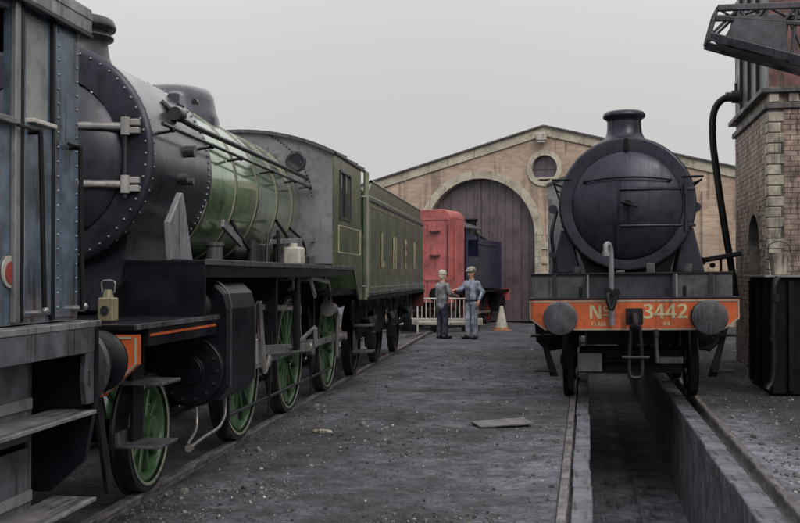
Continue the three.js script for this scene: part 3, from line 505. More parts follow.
// ---------------------------------------------------------------- shunter at the left edge
{
  const t = thing('shunting_locomotive', 'weathered blue grey shunter cab with tall handrails and wide footsteps', 'locomotive', PL, -TL);
  const wE = -2.22, wF = -6.2, u = 1.2, mw = (wE + wF) / 2, L = wE - wF;
  // cab side with window openings
  const o1 = [[-3.55, 2.33], [-2.96, 2.33], [-2.96, 2.84], [-3.55, 2.84]], o2 = [[-2.80, 2.34], [-2.56, 2.34], [-2.56, 2.86], [-2.80, 2.86]];
  const roofY = (uu) => 3.27 - 0.27 * (uu / u) * (uu / u);
  const sd = mesh('cab_side', extWY([[wF, 1.37], [wE, 1.37], [wE, 2.97], [wF, 2.97]], u - 0.03, u, [o1, o2]), M.blueDiesel, t);
  mesh('cab_side', box(0.03, 1.6, L, -u, 2.17, mw), M.blueDiesel, t);
  const endPts = [[-u + 0.03, 1.37], [u - 0.03, 1.37], [u - 0.03, 2.96]]; for (let k = 0; k <= 16; k++) { const x = (u - 0.03) * (1 - k / 8); endPts.push([x, roofY(x) - 0.02]); } endPts.push([-u + 0.03, 2.96]);
  mesh('cab_end', extUY(endPts, wE - 0.035, wE, [[[0.35, 2.3], [0.9, 2.3], [0.9, 2.8], [0.35, 2.8]], [[-0.9, 2.3], [-0.35, 2.3], [-0.35, 2.8], [-0.9, 2.8]]]), M.blueDiesel, t);
  mesh('cab_end', extUY(endPts, wF, wF + 0.035), M.blueDiesel, t);
  mesh('cab_floor', box(2 * u - 0.06, 0.05, L - 0.08, 0, 1.40, mw), M.soot, t);
  // side panels (upper ones greyer) and pillars
  mesh('door_panel', [box(0.012, 0.93, 0.30, u + 0.006, 1.87, -2.68, 0.004)], M.blueDiesel, t);
  mesh('corner_panel', [box(0.014, 1.5, 0.27, u + 0.007, 2.14, -2.375, 0.005)], M.blueDiesel, t);
  for (const w of [-2.535, -2.865]) mesh('pillar', box(0.022, 1.52, 0.028, u + 0.010, 2.14, w, 0.005), M.blackGloss, t);
  mesh('pillar', box(0.03, 1.52, 0.05, u + 0.014, 2.14, -2.925, 0.008), M.dieselTop, t);
  const wf = part('window', t); mesh('pane', box(0.008, 0.54, 0.26, u - 0.012, 2.60, -2.68), paint(lin(0.40, 0.42, 0.44), { r: 0.3, cc: 1, ccr: 0.06, bs: 0.0004 }), wf);  // opaque pale grey stands in for sky reflected in the pane
  mesh('window_sill', box(0.05, 0.022, 0.25, u + 0.02, 2.345, -2.68, 0.006), M.white, wf);
  const w2 = part('window', t); mesh('window_sill', box(0.05, 0.03, 0.6, u + 0.018, 2.315, -3.26, 0.006), M.stepTop, w2); mesh('frame', [box(0.03, 0.52, 0.035, u - 0.015, 2.585, -3.26)], M.dieselTop, w2);
  // brown seat back inside
  mesh('seat_back', box(0.5, 0.55, 0.12, 0.75, 2.35, -3.75, 0.04), paint(lin(0.16, 0.08, 0.045), { r: 0.7 }), t);
  // roof
  { const o = [], i = []; for (let k = 0; k <= 20; k++) { const x = (u + 0.06) * (1 - k / 10); o.push([x, roofY(x) + 0.045 - (Math.abs(x) > u ? 0.02 : 0)]); i.unshift([x, roofY(x)]); }
    const rf = mesh('roof', extUY(o.concat(i), wF - 0.08, wE + 0.06, [], 0.006), M.dieselRoof, t);
    mesh('cantrail', [box(0.05, 0.14, L + 0.12, u + 0.03, 2.965, mw - 0.0, 0.012)], M.dieselRoof, rf); mesh('gutter', [box(0.03, 0.02, L + 0.12, u + 0.045, 2.885, mw, 0.005)], M.blackGloss, rf); }
  // handrails with brackets
  for (const [w, y0, y1] of [[-2.79, 1.42, 2.29], [-2.34, 1.43, 2.27]]) { const h = part('handrail', t); mesh('rail', rod([u + 0.07, y0, w + (w < -2.5 ? 0.05 : 0.03)], [u + 0.07, y1, w], 0.0125, 10), M.rubber, h);
    mesh('bracket', [rod([u + 0.0, y1, w], [u + 0.075, y1, w], 0.015), box(0.015, 0.016, w < -2.5 ? 0.2 : 0.12, u + 0.055, y1 + 0.005, w - (w < -2.5 ? 0.1 : 0.05), 0.004)], M.rubber, h); mesh('foot', [rod([u, y0, w + 0.04], [u + 0.075, y0, w + 0.04], 0.015), (() => { const s = new THREE.SphereGeometry(0.02, 10, 8); s.translate(u + 0.075, y0 + 0.01, -(w + 0.045)); return s; })()], M.steel, h); }
  mesh('rivets', (() => { const g = []; for (let k = 0; k < 20; k++) for (const w of [-2.262, -2.48]) { const s = new THREE.SphereGeometry(0.008, 6, 4); s.translate(u + 0.014, 1.44 + k * 0.074, -w); g.push(s); } return g; })(), M.blueDiesel, t);
  // round badge
  const em = part('badge', t); mesh('badge_disc', cyl('u', 0.075, 0.008, u + 0.006, 1.62, -2.96, 32), M.white, em); mesh('badge_centre', cyl('u', 0.052, 0.006, u + 0.012, 1.615, -2.958, 28), M.emblemRed, em);
  // footplate, valance, frame end
  const f = 1.3;
  mesh('footplate', box(2 * f, 0.035, L + 0.12, 0, 1.345, mw + 0.03, 0.006), M.stepTop, t);
  for (const s of [-1, 1]) mesh('valance', box(0.03, 0.13, L + 0.06, s * (f - 0.02), 1.262, mw, 0.005), M.dieselFrame, t);
  mesh('end_plate', extUY([[-f, 1.325], [-f, 0.95], [-f + 0.02, 0.62], [-f + 0.25, 0.45], [f - 0.25, 0.45], [f - 0.06, 0.62], [f, 0.95], [f, 1.325]], -2.21, -2.165), M.blackGloss, t);
  mesh('gusset', extWY([[-2.31, 1.20], [-2.212, 1.20], [-2.212, 0.93], [-2.30, 0.93], [-2.33, 1.05]], f - 0.035, f - 0.008, [[[-2.28, 1.02], [-2.255, 1.02], [-2.255, 1.10], [-2.28, 1.10]]]), M.dieselFrame, t);
  // steps: back panels and treads
  const st = part('footstep', t);
  mesh('back_panel', box(0.02, 0.44, 0.95, 1.08, 0.99 + 0.0, -3.0, 0.004), M.dieselFrame, st); mesh('back_panel', box(0.02, 0.42, 0.95, 1.08, 0.53, -3.0, 0.004), M.dieselFrame, st);
  for (const y of [0.885, 0.425]) { mesh('tread', [box(0.24, 0.02, 1.25, 1.20, y, -2.86, 0.004)], M.stepTop, st); mesh('toe_plate', box(0.018, 0.055, 0.95, 1.098, y + 0.075, -3.0, 0.004), M.dieselTop, st); }
  each('step_hanger', [box(0.25, 0.9, 0.02, 1.2, 0.84, -3.49), box(0.02, 0.85, 0.03, 1.07, 0.8, -2.5)], M.dieselFrame, st);
  each('frame_plate', [box(0.04, 0.75, L - 0.1, 0.62, 0.9, mw), box(0.04, 0.75, L - 0.1, -0.62, 0.9, mw)], M.soot, t);
  for (const w of [-3.4, -5.2]) for (const s of [-1, 1]) wheel(t, 0.5, s * 0.72, w, s, 10, { tyre: M.steelDark, spoke: M.black, line: M.black, hub: M.black });
  for (const s of [-1, 1]) { const g = part('buffer', t); mesh('buffer_head', [cyl('w', 0.11, 0.2, s * 0.9, 1.06, -2.1, 20), cyl('w', 0.2, 0.03, s * 0.9, 1.06, -1.99, 28)], M.black, g); }
}
// ---------------------------------------------------------------- black engine 3442 over the pit
{
  const e = thing('steam_locomotive', 'black steam locomotive with orange red buffer beam numbered 3442', 'locomotive', PR, -TR);
  e.rotation.z = 0.012;
  const YC = 2.56;
  mesh('smokebox', [lathe([[0.84, -0.03], [0.885, -0.03], [0.90, -0.01], [0.90, 1.7], [0.8, 1.7]], 'w', 0, YC, 0, 72)], M.smokeK, e);
  mesh('front_ring', lathe([[0.70, -0.045], [0.86, -0.055], [0.885, -0.045], [0.893, -0.02], [0.88, 0.0], [0.7, 0.0]], 'w', 0, YC, 0, 72), M.smokeK, e);
  const dr = mesh('smokebox_door', lathe([[0, -0.235], [0.15, -0.23], [0.35, -0.20], [0.52, -0.155], [0.64, -0.105], [0.705, -0.07], [0.725, -0.05], [0.72, -0.03]], 'w', 0, YC - 0.02, 0, 72), M.smokeK, e);
  const dz = (x, y) => { const r = Math.hypot(x, y); return -0.24 + 0.19 * Math.pow(r / 0.725, 2); };
  for (const dy of [0.20, -0.28]) { const p = []; for (let k = 0; k <= 8; k++) { const x = mix(-0.10, 0.70, k / 8); p.push([x, YC - 0.02 + dy, dz(x, dy) - 0.004]); }
    mesh('hinge_strap', [tube(p, 0.022, 6), cyl('y', 0.032, 0.14, 0.755, YC - 0.02 + dy, -0.06, 12), box(0.16, 0.045, 0.05, 0.80, YC - 0.02 + dy, -0.045, 0.01)], M.smokeK, dr); }
  mesh('hinge_rod', rod([0.755, YC + 0.26, -0.06], [0.755, YC - 0.38, -0.06], 0.014), M.smokeK, dr);
  { const p = []; for (let k = 0; k <= 12; k++) { const x = mix(-0.56, 0.56, k / 12), y = 0.335 - 0.13 * x * x; p.push([x, YC + y, dz(x, y) - 0.06]); } mesh('door_handrail', [tube(p, 0.013, 8, 0.5, 40), rod(p[0], [p[0][0], p[0][1], p[0][2] + 0.07], 0.02), rod(p[12], [p[12][0], p[12][1], p[12][2] + 0.07], 0.02)], M.black, dr); }
  mesh('door_handle', [cyl('w', 0.055, 0.07, 0, YC - 0.02, -0.26, 18), rod([0, YC - 0.02, -0.29], [0.02, YC - 0.24, -0.29], 0.014), rod([0, YC - 0.02, -0.31], [0.13, YC - 0.06, -0.31], 0.014), rod([0, YC - 0.02, -0.31], [-0.1, YC + 0.01, -0.31], 0.014)], M.black, dr);
  { const rv = []; for (let k = 0; k < 64; k++) { const a = k / 64 * Math.PI * 2, q = new THREE.SphereGeometry(0.0085, 6, 4); q.translate(0.815 * Math.cos(a), YC + 0.815 * Math.sin(a), 0.05); rv.push(q); } for (let k = 0; k < 48; k++) { const a = -0.6 + k / 47 * 4.35, q = new THREE.SphereGeometry(0.009, 6, 4); q.translate(0.902 * Math.cos(a), YC + 0.902 * Math.sin(a), -0.08); rv.push(q); } mesh('rivets', rv, M.smokeK, e); }
  for (const s of [-1, 1]) mesh('lamp_iron', [box(0.045, 0.15, 0.012, s * 0.62, 1.40, -1.17, 0.003), box(0.045, 0.012, 0.05, s * 0.62, 1.345, -1.15)], M.black, e);
  mesh('lamp_iron', [box(0.05, 0.16, 0.012, 0, YC + 0.80, -0.075, 0.003), box(0.06, 0.06, 0.02, 0, YC + 0.735, -0.09, 0.004)], M.black, e);
  mesh('chimney', lathe([[0.44, -0.07], [0.36, -0.02], [0.28, 0.04], [0.245, 0.10], [0.235, 0.18], [0.232, 0.27], [0.24, 0.30], [0.285, 0.33], [0.29, 0.36], [0.275, 0.395], [0.24, 0.415], [0.18, 0.418], [0.17, 0.2]], 'y', 0, 3.46, 0.55, 44), M.smokeK, e);
  mesh('boiler', lathe([[0.80, 1.7], [0.82, 1.72], [0.82, 6.4], [0.4, 6.4]], 'w', 0, YC, 0, 64), M.green, e);
  mesh('dome', lathe([[0.5, -0.1], [0.36, 0.02], [0.33, 0.2], [0.24, 0.3], [0, 0.33]], 'y', 0, 3.34, 3.2, 32), M.green, e);
  mesh('handrail', [-1, 1].flatMap(s => [rod([s * 0.96, 2.86, -0.05], [s * 0.96, 2.86, 6.2], 0.014), ...[0.02, 1.2, 2.6].map(w => rod([s * 0.82, 2.80, w], [s * 0.97, 2.86, w], 0.014)), rod([s * 0.72, 2.9, -0.05], [s * 0.99, 2.9, -0.05], 0.016)]), M.black, e);
  each('steam_pipe_cover', [-1, 1].map(s => extUY([[s * 0.62, 1.64], [s * 1.02, 1.64], [s * 0.88, 2.24], [s * 0.74, 2.2]], 0.25, 0.75, [], 0.02)), M.smokeK, e);
  mesh('saddle', extUY([[-0.56, 1.3], [0.56, 1.3], [0.56, 1.7], [0.7, 2.1], [-0.7, 2.1], [-0.56, 1.7]], 0.06, 1.5), M.soot, e);
  mesh('side_fitting', [tube([[-0.93, 2.5, 0.1], [-1.0, 2.2, 0.1], [-0.98, 1.9, 0.15], [-0.95, 1.65, 0.2]], 0.025, 8), cyl('w', 0.06, 0.1, -0.98, 2.52, 0.12, 12), cyl('w', 0.05, 0.1, -1.0, 1.9, 0.12, 12), cyl('w', 0.06, 0.2, 0.90, 2.5, 0.1, 12)], M.smokeK, e);
  // front end: beam, platform, raised plates
  const bm = mesh('buffer_beam', extUY([[-1.25, 1.31], [-1.25, 1.08], [-1.06, 0.94], [1.06, 0.94], [1.25, 1.08], [1.25, 1.31]], -1.24, -1.19), M.redBeam, e);
  mesh('beam_lining', [box(2.46, 0.016, 0.006, 0, 1.296, -1.245), box(2.10, 0.016, 0.006, 0, 0.952, -1.245), ...[-1, 1].flatMap(s => [box(0.016, 0.22, 0.006, s * 1.238, 1.19, -1.245), (() => { const g = new THREE.BoxGeometry(0.235, 0.016, 0.006); g.rotateZ(s * 0.635); g.translate(s * 1.145, 1.016, 1.2445); return g; })()])], M.lining, bm);
  { const put = (g, x, y) => { g.translate(x, y, 1.241); return g; };
    mesh('number', put(text('3442', 0.175, font), 0.385, 1.17), M.letters, bm);
    mesh('number_prefix', [put(text('N', 0.165, font), -0.445, 1.165), put(text('o', 0.095, font), -0.315, 1.205), put(new THREE.BoxGeometry(0.085, 0.014, 0.004), -0.315, 1.125)], M.letters, bm);
    mesh('class_lettering', [put(text('CLASS', 0.045, font), -0.41, 1.02), put(text('K4', 0.05, font), 0.40, 1.02)], M.letters, bm); }
  for (const s of [-1, 1]) buffer(e, s * 0.865, 1.105, -1.24, -1.66, 0.205);
  mesh('front_platform', box(2.5, 0.03, 0.5, 0, 1.325, -0.97, 0.006), M.blackGloss, e);
  each('rise_plate', [box(0.72, 0.29, 0.03, -0.88, 1.475, -0.72, 0.006), box(0.72, 0.29, 0.03, 0.88, 1.475, -0.72, 0.006)], M.plateGrey, e);
  mesh('centre_plate', box(1.04, 0.27, 0.03, 0, 1.47, -0.55), M.smokebox, e);
  each('frame_extension', [box(0.022, 0.28, 0.6, -0.53, 1.48, -0.87), box(0.022, 0.28, 0.6, 0.53, 1.48, -0.87)], M.cabSheet, e);
  mesh('plate_rim', [box(2.5, 0.022, 0.05, 0, 1.632, -0.72, 0.005)], M.blackGloss, e);
  each('running_plate', [-1, 1].map(s => box(0.70, 0.03, 8.6, s * 0.9, 1.618, 3.56)), M.blackGloss, e);
  mesh('top_plate', box(1.1, 0.03, 0.8, 0, 1.612, -0.3), M.blackGloss, e);
  each('plate_seam', [box(0.05, 0.29, 0.012, -0.95, 1.475, -0.742, 0.003), box(0.05, 0.29, 0.012, 0.98, 1.475, -0.742, 0.003)], M.steelDark, e);
  each('lamp_bracket', [box(0.11, 0.13, 0.06, 0.26, 1.70, -0.55, 0.01), box(0.11, 0.03, 0.06, -0.12, 1.655, -0.6, 0.01), cyl('y', 0.07, 0.10, 0.72, 1.70, -0.4, 16), cyl('y', 0.05, 0.08, -0.68, 1.69, -0.5, 16)], M.plateGrey, e);
  mesh('vacuum_pipe', [tube([[-0.25, 1.0, -1.30], [-0.25, 1.5, -1.30], [-0.25, 1.88, -1.30], [-0.27, 1.985, -1.32], [-0.31, 1.98, -1.38], [-0.315, 1.88, -1.40]], 0.033, 10, 0.4), cyl('y', 0.045, 0.06, -0.315, 1.87, -1.40, 14)], M.cabSheet, e);
  mesh('vacuum_hose', [tube([[-0.25, 1.42, -1.34], [-0.30, 1.36, -1.40], [-0.26, 1.2, -1.42], [-0.2, 1.36, -1.40]], 0.03, 10), cyl('w', 0.05, 0.06, -0.30, 1.42, -1.37, 14), cyl('w', 0.05, 0.06, -0.2, 1.40, -1.37, 14)], M.rubber, e);
  mesh('coupling_hook', [tube([[0.02, 1.12, -1.25], [0.02, 1.12, -1.44], [0.02, 1.02, -1.52], [0.02, 0.95, -1.45]], 0.04, 8), box(0.2, 0.2, 0.02, 0.02, 1.11, -1.255, 0.01)], M.rubber, e);
  mesh('screw_coupling', [tube([[0.07, 1.0, -1.46], [0.09, 0.7, -1.4], [0.09, 0.42, -1.38], [0.02, 0.38, -1.38], [-0.05, 0.42, -1.38], [-0.05, 0.7, -1.4], [-0.03, 1.0, -1.46]], 0.022, 8), rod([-0.14, 0.62, -1.4], [0.18, 0.62, -1.4], 0.02)], M.steelDark, e);
  mesh('brake_pipe', [tube([[0.27, 0.95, -1.26], [0.27, 0.7, -1.28], [0.28, 0.55, -1.3]], 0.03, 8), cyl('y', 0.04, 0.05, 0.27, 0.9, -1.28, 12)], M.steelDark, e);
  // under the front: frames, guard irons, pony truck
  each('frame_plate', [-0.56, 0.56].map(s => extWY([[-1.19, 0.75], [-0.6, 0.75], [-0.3, 1.0], [0.6, 1.0], [1, 0.6], [8, 0.6], [8, 1.6], [-0.6, 1.6], [-0.6, 1.3], [-1.19, 1.3]], s - 0.015, s + 0.015)), M.soot, e);
  each('guard_iron', [-1, 1].map(s => bar([s * 0.76, 0.98, -0.85], [s * 0.76, 0.16, -0.62], 0.03, 0.08)), M.black, e);
  mesh('truck_stretcher', [rod([-0.66, 0.50, -0.42], [0.66, 0.50, -0.42], 0.03), box(1.3, 0.16, 0.04, 0, 0.42, -0.3)], M.black, e);
  mesh('truck_box', [box(0.31, 0.24, 0.05, -0.52, 0.49, -0.48, 0.012)], M.cabSheet, e);
  mesh('truck_box', [box(0.30, 0.08, 0.05, 0.50, 0.52, -0.48, 0.012)], M.cabSheet, e);
  const mats = { tyre: M.black, spoke: M.black, line: M.black, hub: M.black };
  for (const s of [-1, 1]) { wheel(e, 0.48, s * 0.8, 0.15, s, 10, mats); for (const w of [2.6, 4.8, 7.1]) wheel(e, 0.75, s * 0.8, w, s, 15, mats, [0.24, 0.1]);
    const cy = mesh('cylinder', extUY([[0.66, 0.62], [1.1, 0.56], [1.25, 0.7], [1.28, 1.1], [1.2, 1.5], [0.66, 1.58]].map(p => [s * p[0], p[1]]), 0.5, 1.4, [], 0.02), M.soot, e); mesh('cylinder_cover', lathe([[0, -0.08], [0.1, -0.08], [0.25, -0.04], [0.27, 0.03]], 'w', s * 0.98, 0.9, 0.5, 28), M.black, cy);
    mesh('footstep', [extUY([[s * 1.2, 1.3], [s * 1.25, 1.3], [s * 1.02, 0.34], [s * 0.92, 0.34], [s * 1.1, 0.9]], -0.84, -0.78), box(0.26, 0.025, 0.3, s * 1.08, 0.42, -0.86, 0.006), box(0.26, 0.025, 0.3, s * 1.12, 0.86, -0.86, 0.006)], M.black, e); }
  each('axle', [0.15, 2.6, 4.8, 7.1].map((w, i) => cyl('u', 0.09, 1.5, 0, i ? 0.75 : 0.48, w, 16)), M.soot, e);
  mesh('ashpan', box(1.0, 0.8, 3, 0, 0.95, 5.6), M.soot, e);
  mesh('inside_cylinder', [box(1.08, 0.62, 0.9, 0, 1.0, 0.95, 0.03), cyl('w', 0.28, 0.1, 0, 0.9, 0.46, 28)], M.black, e);
  mesh('front_stretcher', [box(1.08, 0.30, 0.04, 0, 0.88, -0.62, 0.01)], M.black, e);
  mesh('truck_frame', [box(1.3, 0.22, 0.9, 0, 0.52, 0.2, 0.03)], M.black, e);
  // cab
  const arc = arcPts(0, 0.8, 2.86, Math.PI / 2 - 0.455, Math.PI / 2 + 0.455, 16);
  mesh('cab_front', extUY([[1.25, 1.4], ...arc, [-1.25, 1.4]], 6.4, 6.44), M.cabSheet, e);
  for (const s of [-1, 1]) mesh('cab_side', extWY([[6.44, 1.4], [8.4, 1.4], [8.4, 2.4], [8.1, 2.5], [8.1, 3.36], [6.44, 3.36]], s * 1.25 - 0.012, s * 1.25 + 0.012, [[[6.8, 2.45], [7.6, 2.45], [7.6, 3.1], [6.8, 3.1]]]), M.greenDull, e);
  mesh('cab_roof', extUY(arcPts(0, 0.8, 2.91, Math.PI / 2 - 0.46, Math.PI / 2 + 0.46, 16).concat(arcPts(0, 0.8, 2.865, Math.PI / 2 + 0.46, Math.PI / 2 - 0.46, 16)), 6.35, 8.4), M.plateGrey, e);
}
{
  const t = thing('tender', 'dark coal tender coupled behind the black engine 3442', 'tender', PR, -TR);
  mesh('tank', [box(2.5, 1.6, 5.4, 0, 2.1, 11.7, 0.03), box(2.3, 0.25, 4.4, 0, 3.02, 11.5, 0.05)], M.greenDull, t);
  mesh('tender_frame', [box(2.44, 0.06, 5.5, 0, 1.27, 11.7), box(0.04, 0.5, 5.4, 0.95, 0.95, 11.7), box(0.04, 0.5, 5.4, -0.95, 0.95, 11.7)], M.black, t);
  for (const w of [9.8, 11.7, 13.6]) for (const s of [-1, 1]) wheel(t, 0.58, s * 0.8, w, s, 12, { tyre: M.steelDark, spoke: M.black, line: M.steelDark, hub: M.black });
}
// ---------------------------------------------------------------- brick water tower on the right
{
  const t = thing('water_tower', 'red brick water tower with pale corner quoins and iron tank above', 'building', PR, -TR);
  const u0 = 2.3, u1 = 6.4, w0 = 3.15, w1 = 6.85, H = 4.25, brickM = [lin(0.47, 0.36, 0.31), lin(0.44, 0.33, 0.29), lin(0.50, 0.385, 0.325), lin(0.40, 0.30, 0.27)].map(c => paint(c, { r: 0.95, map: grimeHeavy, bump: bumpN, bs: 0.006 }));
  const mortar = paint(lin(0.30, 0.27, 0.25), { r: 1, map: grimeHeavy });
  const ac = 4.6, ahw = 0.62, asp = 2.03, inArch = (w, y) => Math.abs(w - ac) < ahw + 0.02 && (y < asp || Math.hypot(w - ac, y - asp) < ahw + 0.02);
  const archPath = (g = 0) => { const p = [[ac + ahw + g, -0.05]]; p.push(...arcPts(ac, asp, ahw + g, 0, Math.PI, 20)); p.push([ac - ahw - g, -0.05]); return p; };
  const hole = archPath(); hole[0][1] = 0.02; hole[hole.length - 1][1] = 0.02;
  mesh('wall', extWY([[w0 + 0.01, -0.1], [w1, -0.1], [w1, H], [w0 + 0.01, H]], u0 + 0.006, u0 + 0.36, [hole]), mortar, t);
  mesh('wall', box(u1 - u0 - 0.37, H + 0.1, 0.35, (u0 + 0.37 + u1) / 2, H / 2 - 0.05, w0 + 0.185), mortar, t);
  mesh('wall', box(u1 - u0 - 0.37, H + 0.1, 0.35, (u0 + 0.37 + u1) / 2, H / 2 - 0.05, w1 - 0.175), mortar, t);
  mesh('wall', box(0.35, H + 0.1, w1 - w0 - 0.75, u1 - 0.18, H / 2 - 0.05, (w0 + w1) / 2), mortar, t);
  mesh('floor_slab', box(u1 - u0 - 0.8, 0.1, w1 - w0 - 0.8, (u0 + u1) / 2, H - 0.06, (w0 + w1) / 2), mortar, t);
  const bg = [[], [], [], []]; const bh = 0.075, ch = 0.0835;
  for (let r = 0; r * ch < H - 0.05; r++) {
    const y = r * ch + 0.04;
    for (let k = -1; k < 20; k++) {     // track side
      let a = w0 + 0.21 + k * 0.235 + (r % 2) * 0.1175, b = a + 0.223; a = Math.max(a, w0 + 0.205); b = Math.min(b, w1); if (b - a < 0.05) continue;
      if (inArch(a, y) || inArch(b, y) || inArch((a + b) / 2, y)) continue;
      const g = new THREE.BoxGeometry(0.05, bh, b - a); g.translate(u0 + 0.02 + rr(-0.004, 0.003), y, -(a + b) / 2); bg[rnd() * 4 | 0].push(g);
    }
    for (let k = -1; k < 18; k++) {     // end towards the camera
      let a = u0 + 0.22 + k * 0.235 + (r % 2) * 0.1175, b = a + 0.223; a = Math.max(a, u0 + 0.215); b = Math.min(b, u1); if (b - a < 0.05) continue;
      const g = new THREE.BoxGeometry(b - a, bh, 0.05); g.translate((a + b) / 2, y, -(w0 + 0.02 + rr(-0.003, 0.004))); bg[rnd() * 4 | 0].push(g);
    }
  }
  bg.forEach((g, i) => { const m = mesh('brickwork', g, brickM[i], t); m.userData = { kind: 'stuff' }; });
  { const g = []; for (let k = 0; k < 17; k++) { const a = (k + 0.5) / 17 * Math.PI; const b = new THREE.BoxGeometry(0.06, 0.2, 0.11); b.translate(0, ahw + 0.11, 0); b.rotateX(-(a - Math.PI / 2)); b.translate(u0 + 0.012, asp, -ac); g.push(b); } mesh('arch_ring', g, brickM[1], t); }
  mesh('doorway_leaf', box(0.05, 2.75, 1.3, u0 + 0.33, 1.32, ac), M.door, t);
  // quoins
  for (let k = 0; k < 25; k++) { const hh = 0.164, y = 0.09 + k * 0.1685, long = k % 2 === 0; if (y > H - 0.05) break; mesh('quoin', box(long ? 0.26 : 0.20, hh - 0.012, long ? 0.19 : 0.30, u0 - 0.012 + (long ? 0.13 : 0.10), y, w0 - 0.012 + (long ? 0.095 : 0.15), 0.012), M.stone, t); }
  // string course, dentils
  each('string_course', [box(u1 - u0 + 0.12, 0.10, w1 - w0 + 0.12, (u0 + u1) / 2, H + 0.06, (w0 + w1) / 2, 0.015), box(u1 - u0 + 0.24, 0.09, w1 - w0 + 0.24, (u0 + u1) / 2, H + 0.30, (w0 + w1) / 2, 0.015)], M.stoneDark, t);
  for (let k = 0; k < 12; k++) mesh('dentil', box(0.15, 0.14, 0.1, u0 + 0.08 + k * 0.3, H + 0.182, w0 - 0.02, 0.008), M.stone, t);
  mesh('frieze', box(u1 - u0 - 0.02, 0.15, w1 - w0 - 0.02, (u0 + u1) / 2, H + 0.182, (w0 + w1) / 2), brickM[1], t);
  // iron tank: panels and ribs
  const y0 = H + 0.36, y1 = 6.9, ty = (y0 + y1) / 2;
  mesh('tank_bottom', box(u1 - u0 - 0.02, 0.05, w1 - w0 - 0.02, (u0 + u1) / 2, y0 + 0.02, (w0 + w1) / 2), M.stoneDark, t);
  for (let k = 0; k < 4; k++) { const d = (w1 - w0) / 4; mesh('tank_panel', box(0.03, y1 - y0, d - 0.02, u0 + 0.02, ty, w0 + d * (k + 0.5), 0.006), M.tankGrey, t); if (k) mesh('tank_rib', box(0.07, y1 - y0, 0.05, u0 - 0.015, ty, w0 + d * k, 0.008), M.steelDark, t); }
  for (let k = 0; k < 4; k++) { const d = (u1 - u0) / 4; mesh('tank_panel', box(d - 0.02, y1 - y0, 0.03, u0 + d * (k + 0.5) + 0.01, ty, w0 + 0.02, 0.006), M.tankRed, t); if (k) mesh('tank_rib', box(0.05, y1 - y0, 0.07, u0 + d * k, ty, w0 - 0.015, 0.008), M.tankRed, t); }
  mesh('tank_panel', [box(u1 - u0, y1 - y0, 0.03, (u0 + u1) / 2, ty, w1 - 0.02)], M.tankGrey, t); mesh('tank_panel', [box(0.03, y1 - y0, w1 - w0, u1 - 0.02, ty, (w0 + w1) / 2)], M.tankGrey, t);
}
{ // leather filler hose
  const t = thing('water_hose', 'thick black water hose curving down beside the brick tower', 'hose', PR, -TR);
  const w = 6.0, f = 1.01;
  mesh('hose', tube([[2.16, 4.94, w], [2.02, 4.93, w], [1.86, 4.80, w], [1.78, 4.55, w], [1.78, 4.1, w], [1.83, 3.65, w], [1.90, 3.1, w], [2.0, 2.4, w], [2.08, 1.9, w], [2.15, 1.4, w], [2.18, 1.0, w]], 0.065, 12, 0.5, 90), M.rubber, t);
  mesh('outlet_valve', [cyl('u', 0.12, 0.16, 2.2, 4.94, w, 20), cyl('u', 0.09, 0.26, 2.14, 4.94, w, 20), cyl('u', 0.15, 0.04, 2.26, 4.94, w, 20), cyl('y', 0.03, 0.28, 2.2, 5.05, w, 12)], M.steelDark, t);
  mesh('hose_bracket', [bar([1.52, 1.88, w - 0.1], [2.27, 2.02, w - 0.1], 0.09, 0.09), cyl('w', 0.08, 0.12, 1.55, 1.87, w - 0.1, 14), cyl('w', 0.05, 0.1, 1.75, 1.80, w - 0.1, 14), rod([1.9, 1.93, w - 0.1], [1.9, 1.55, w - 0.1], 0.025)], M.rubber, t);
}
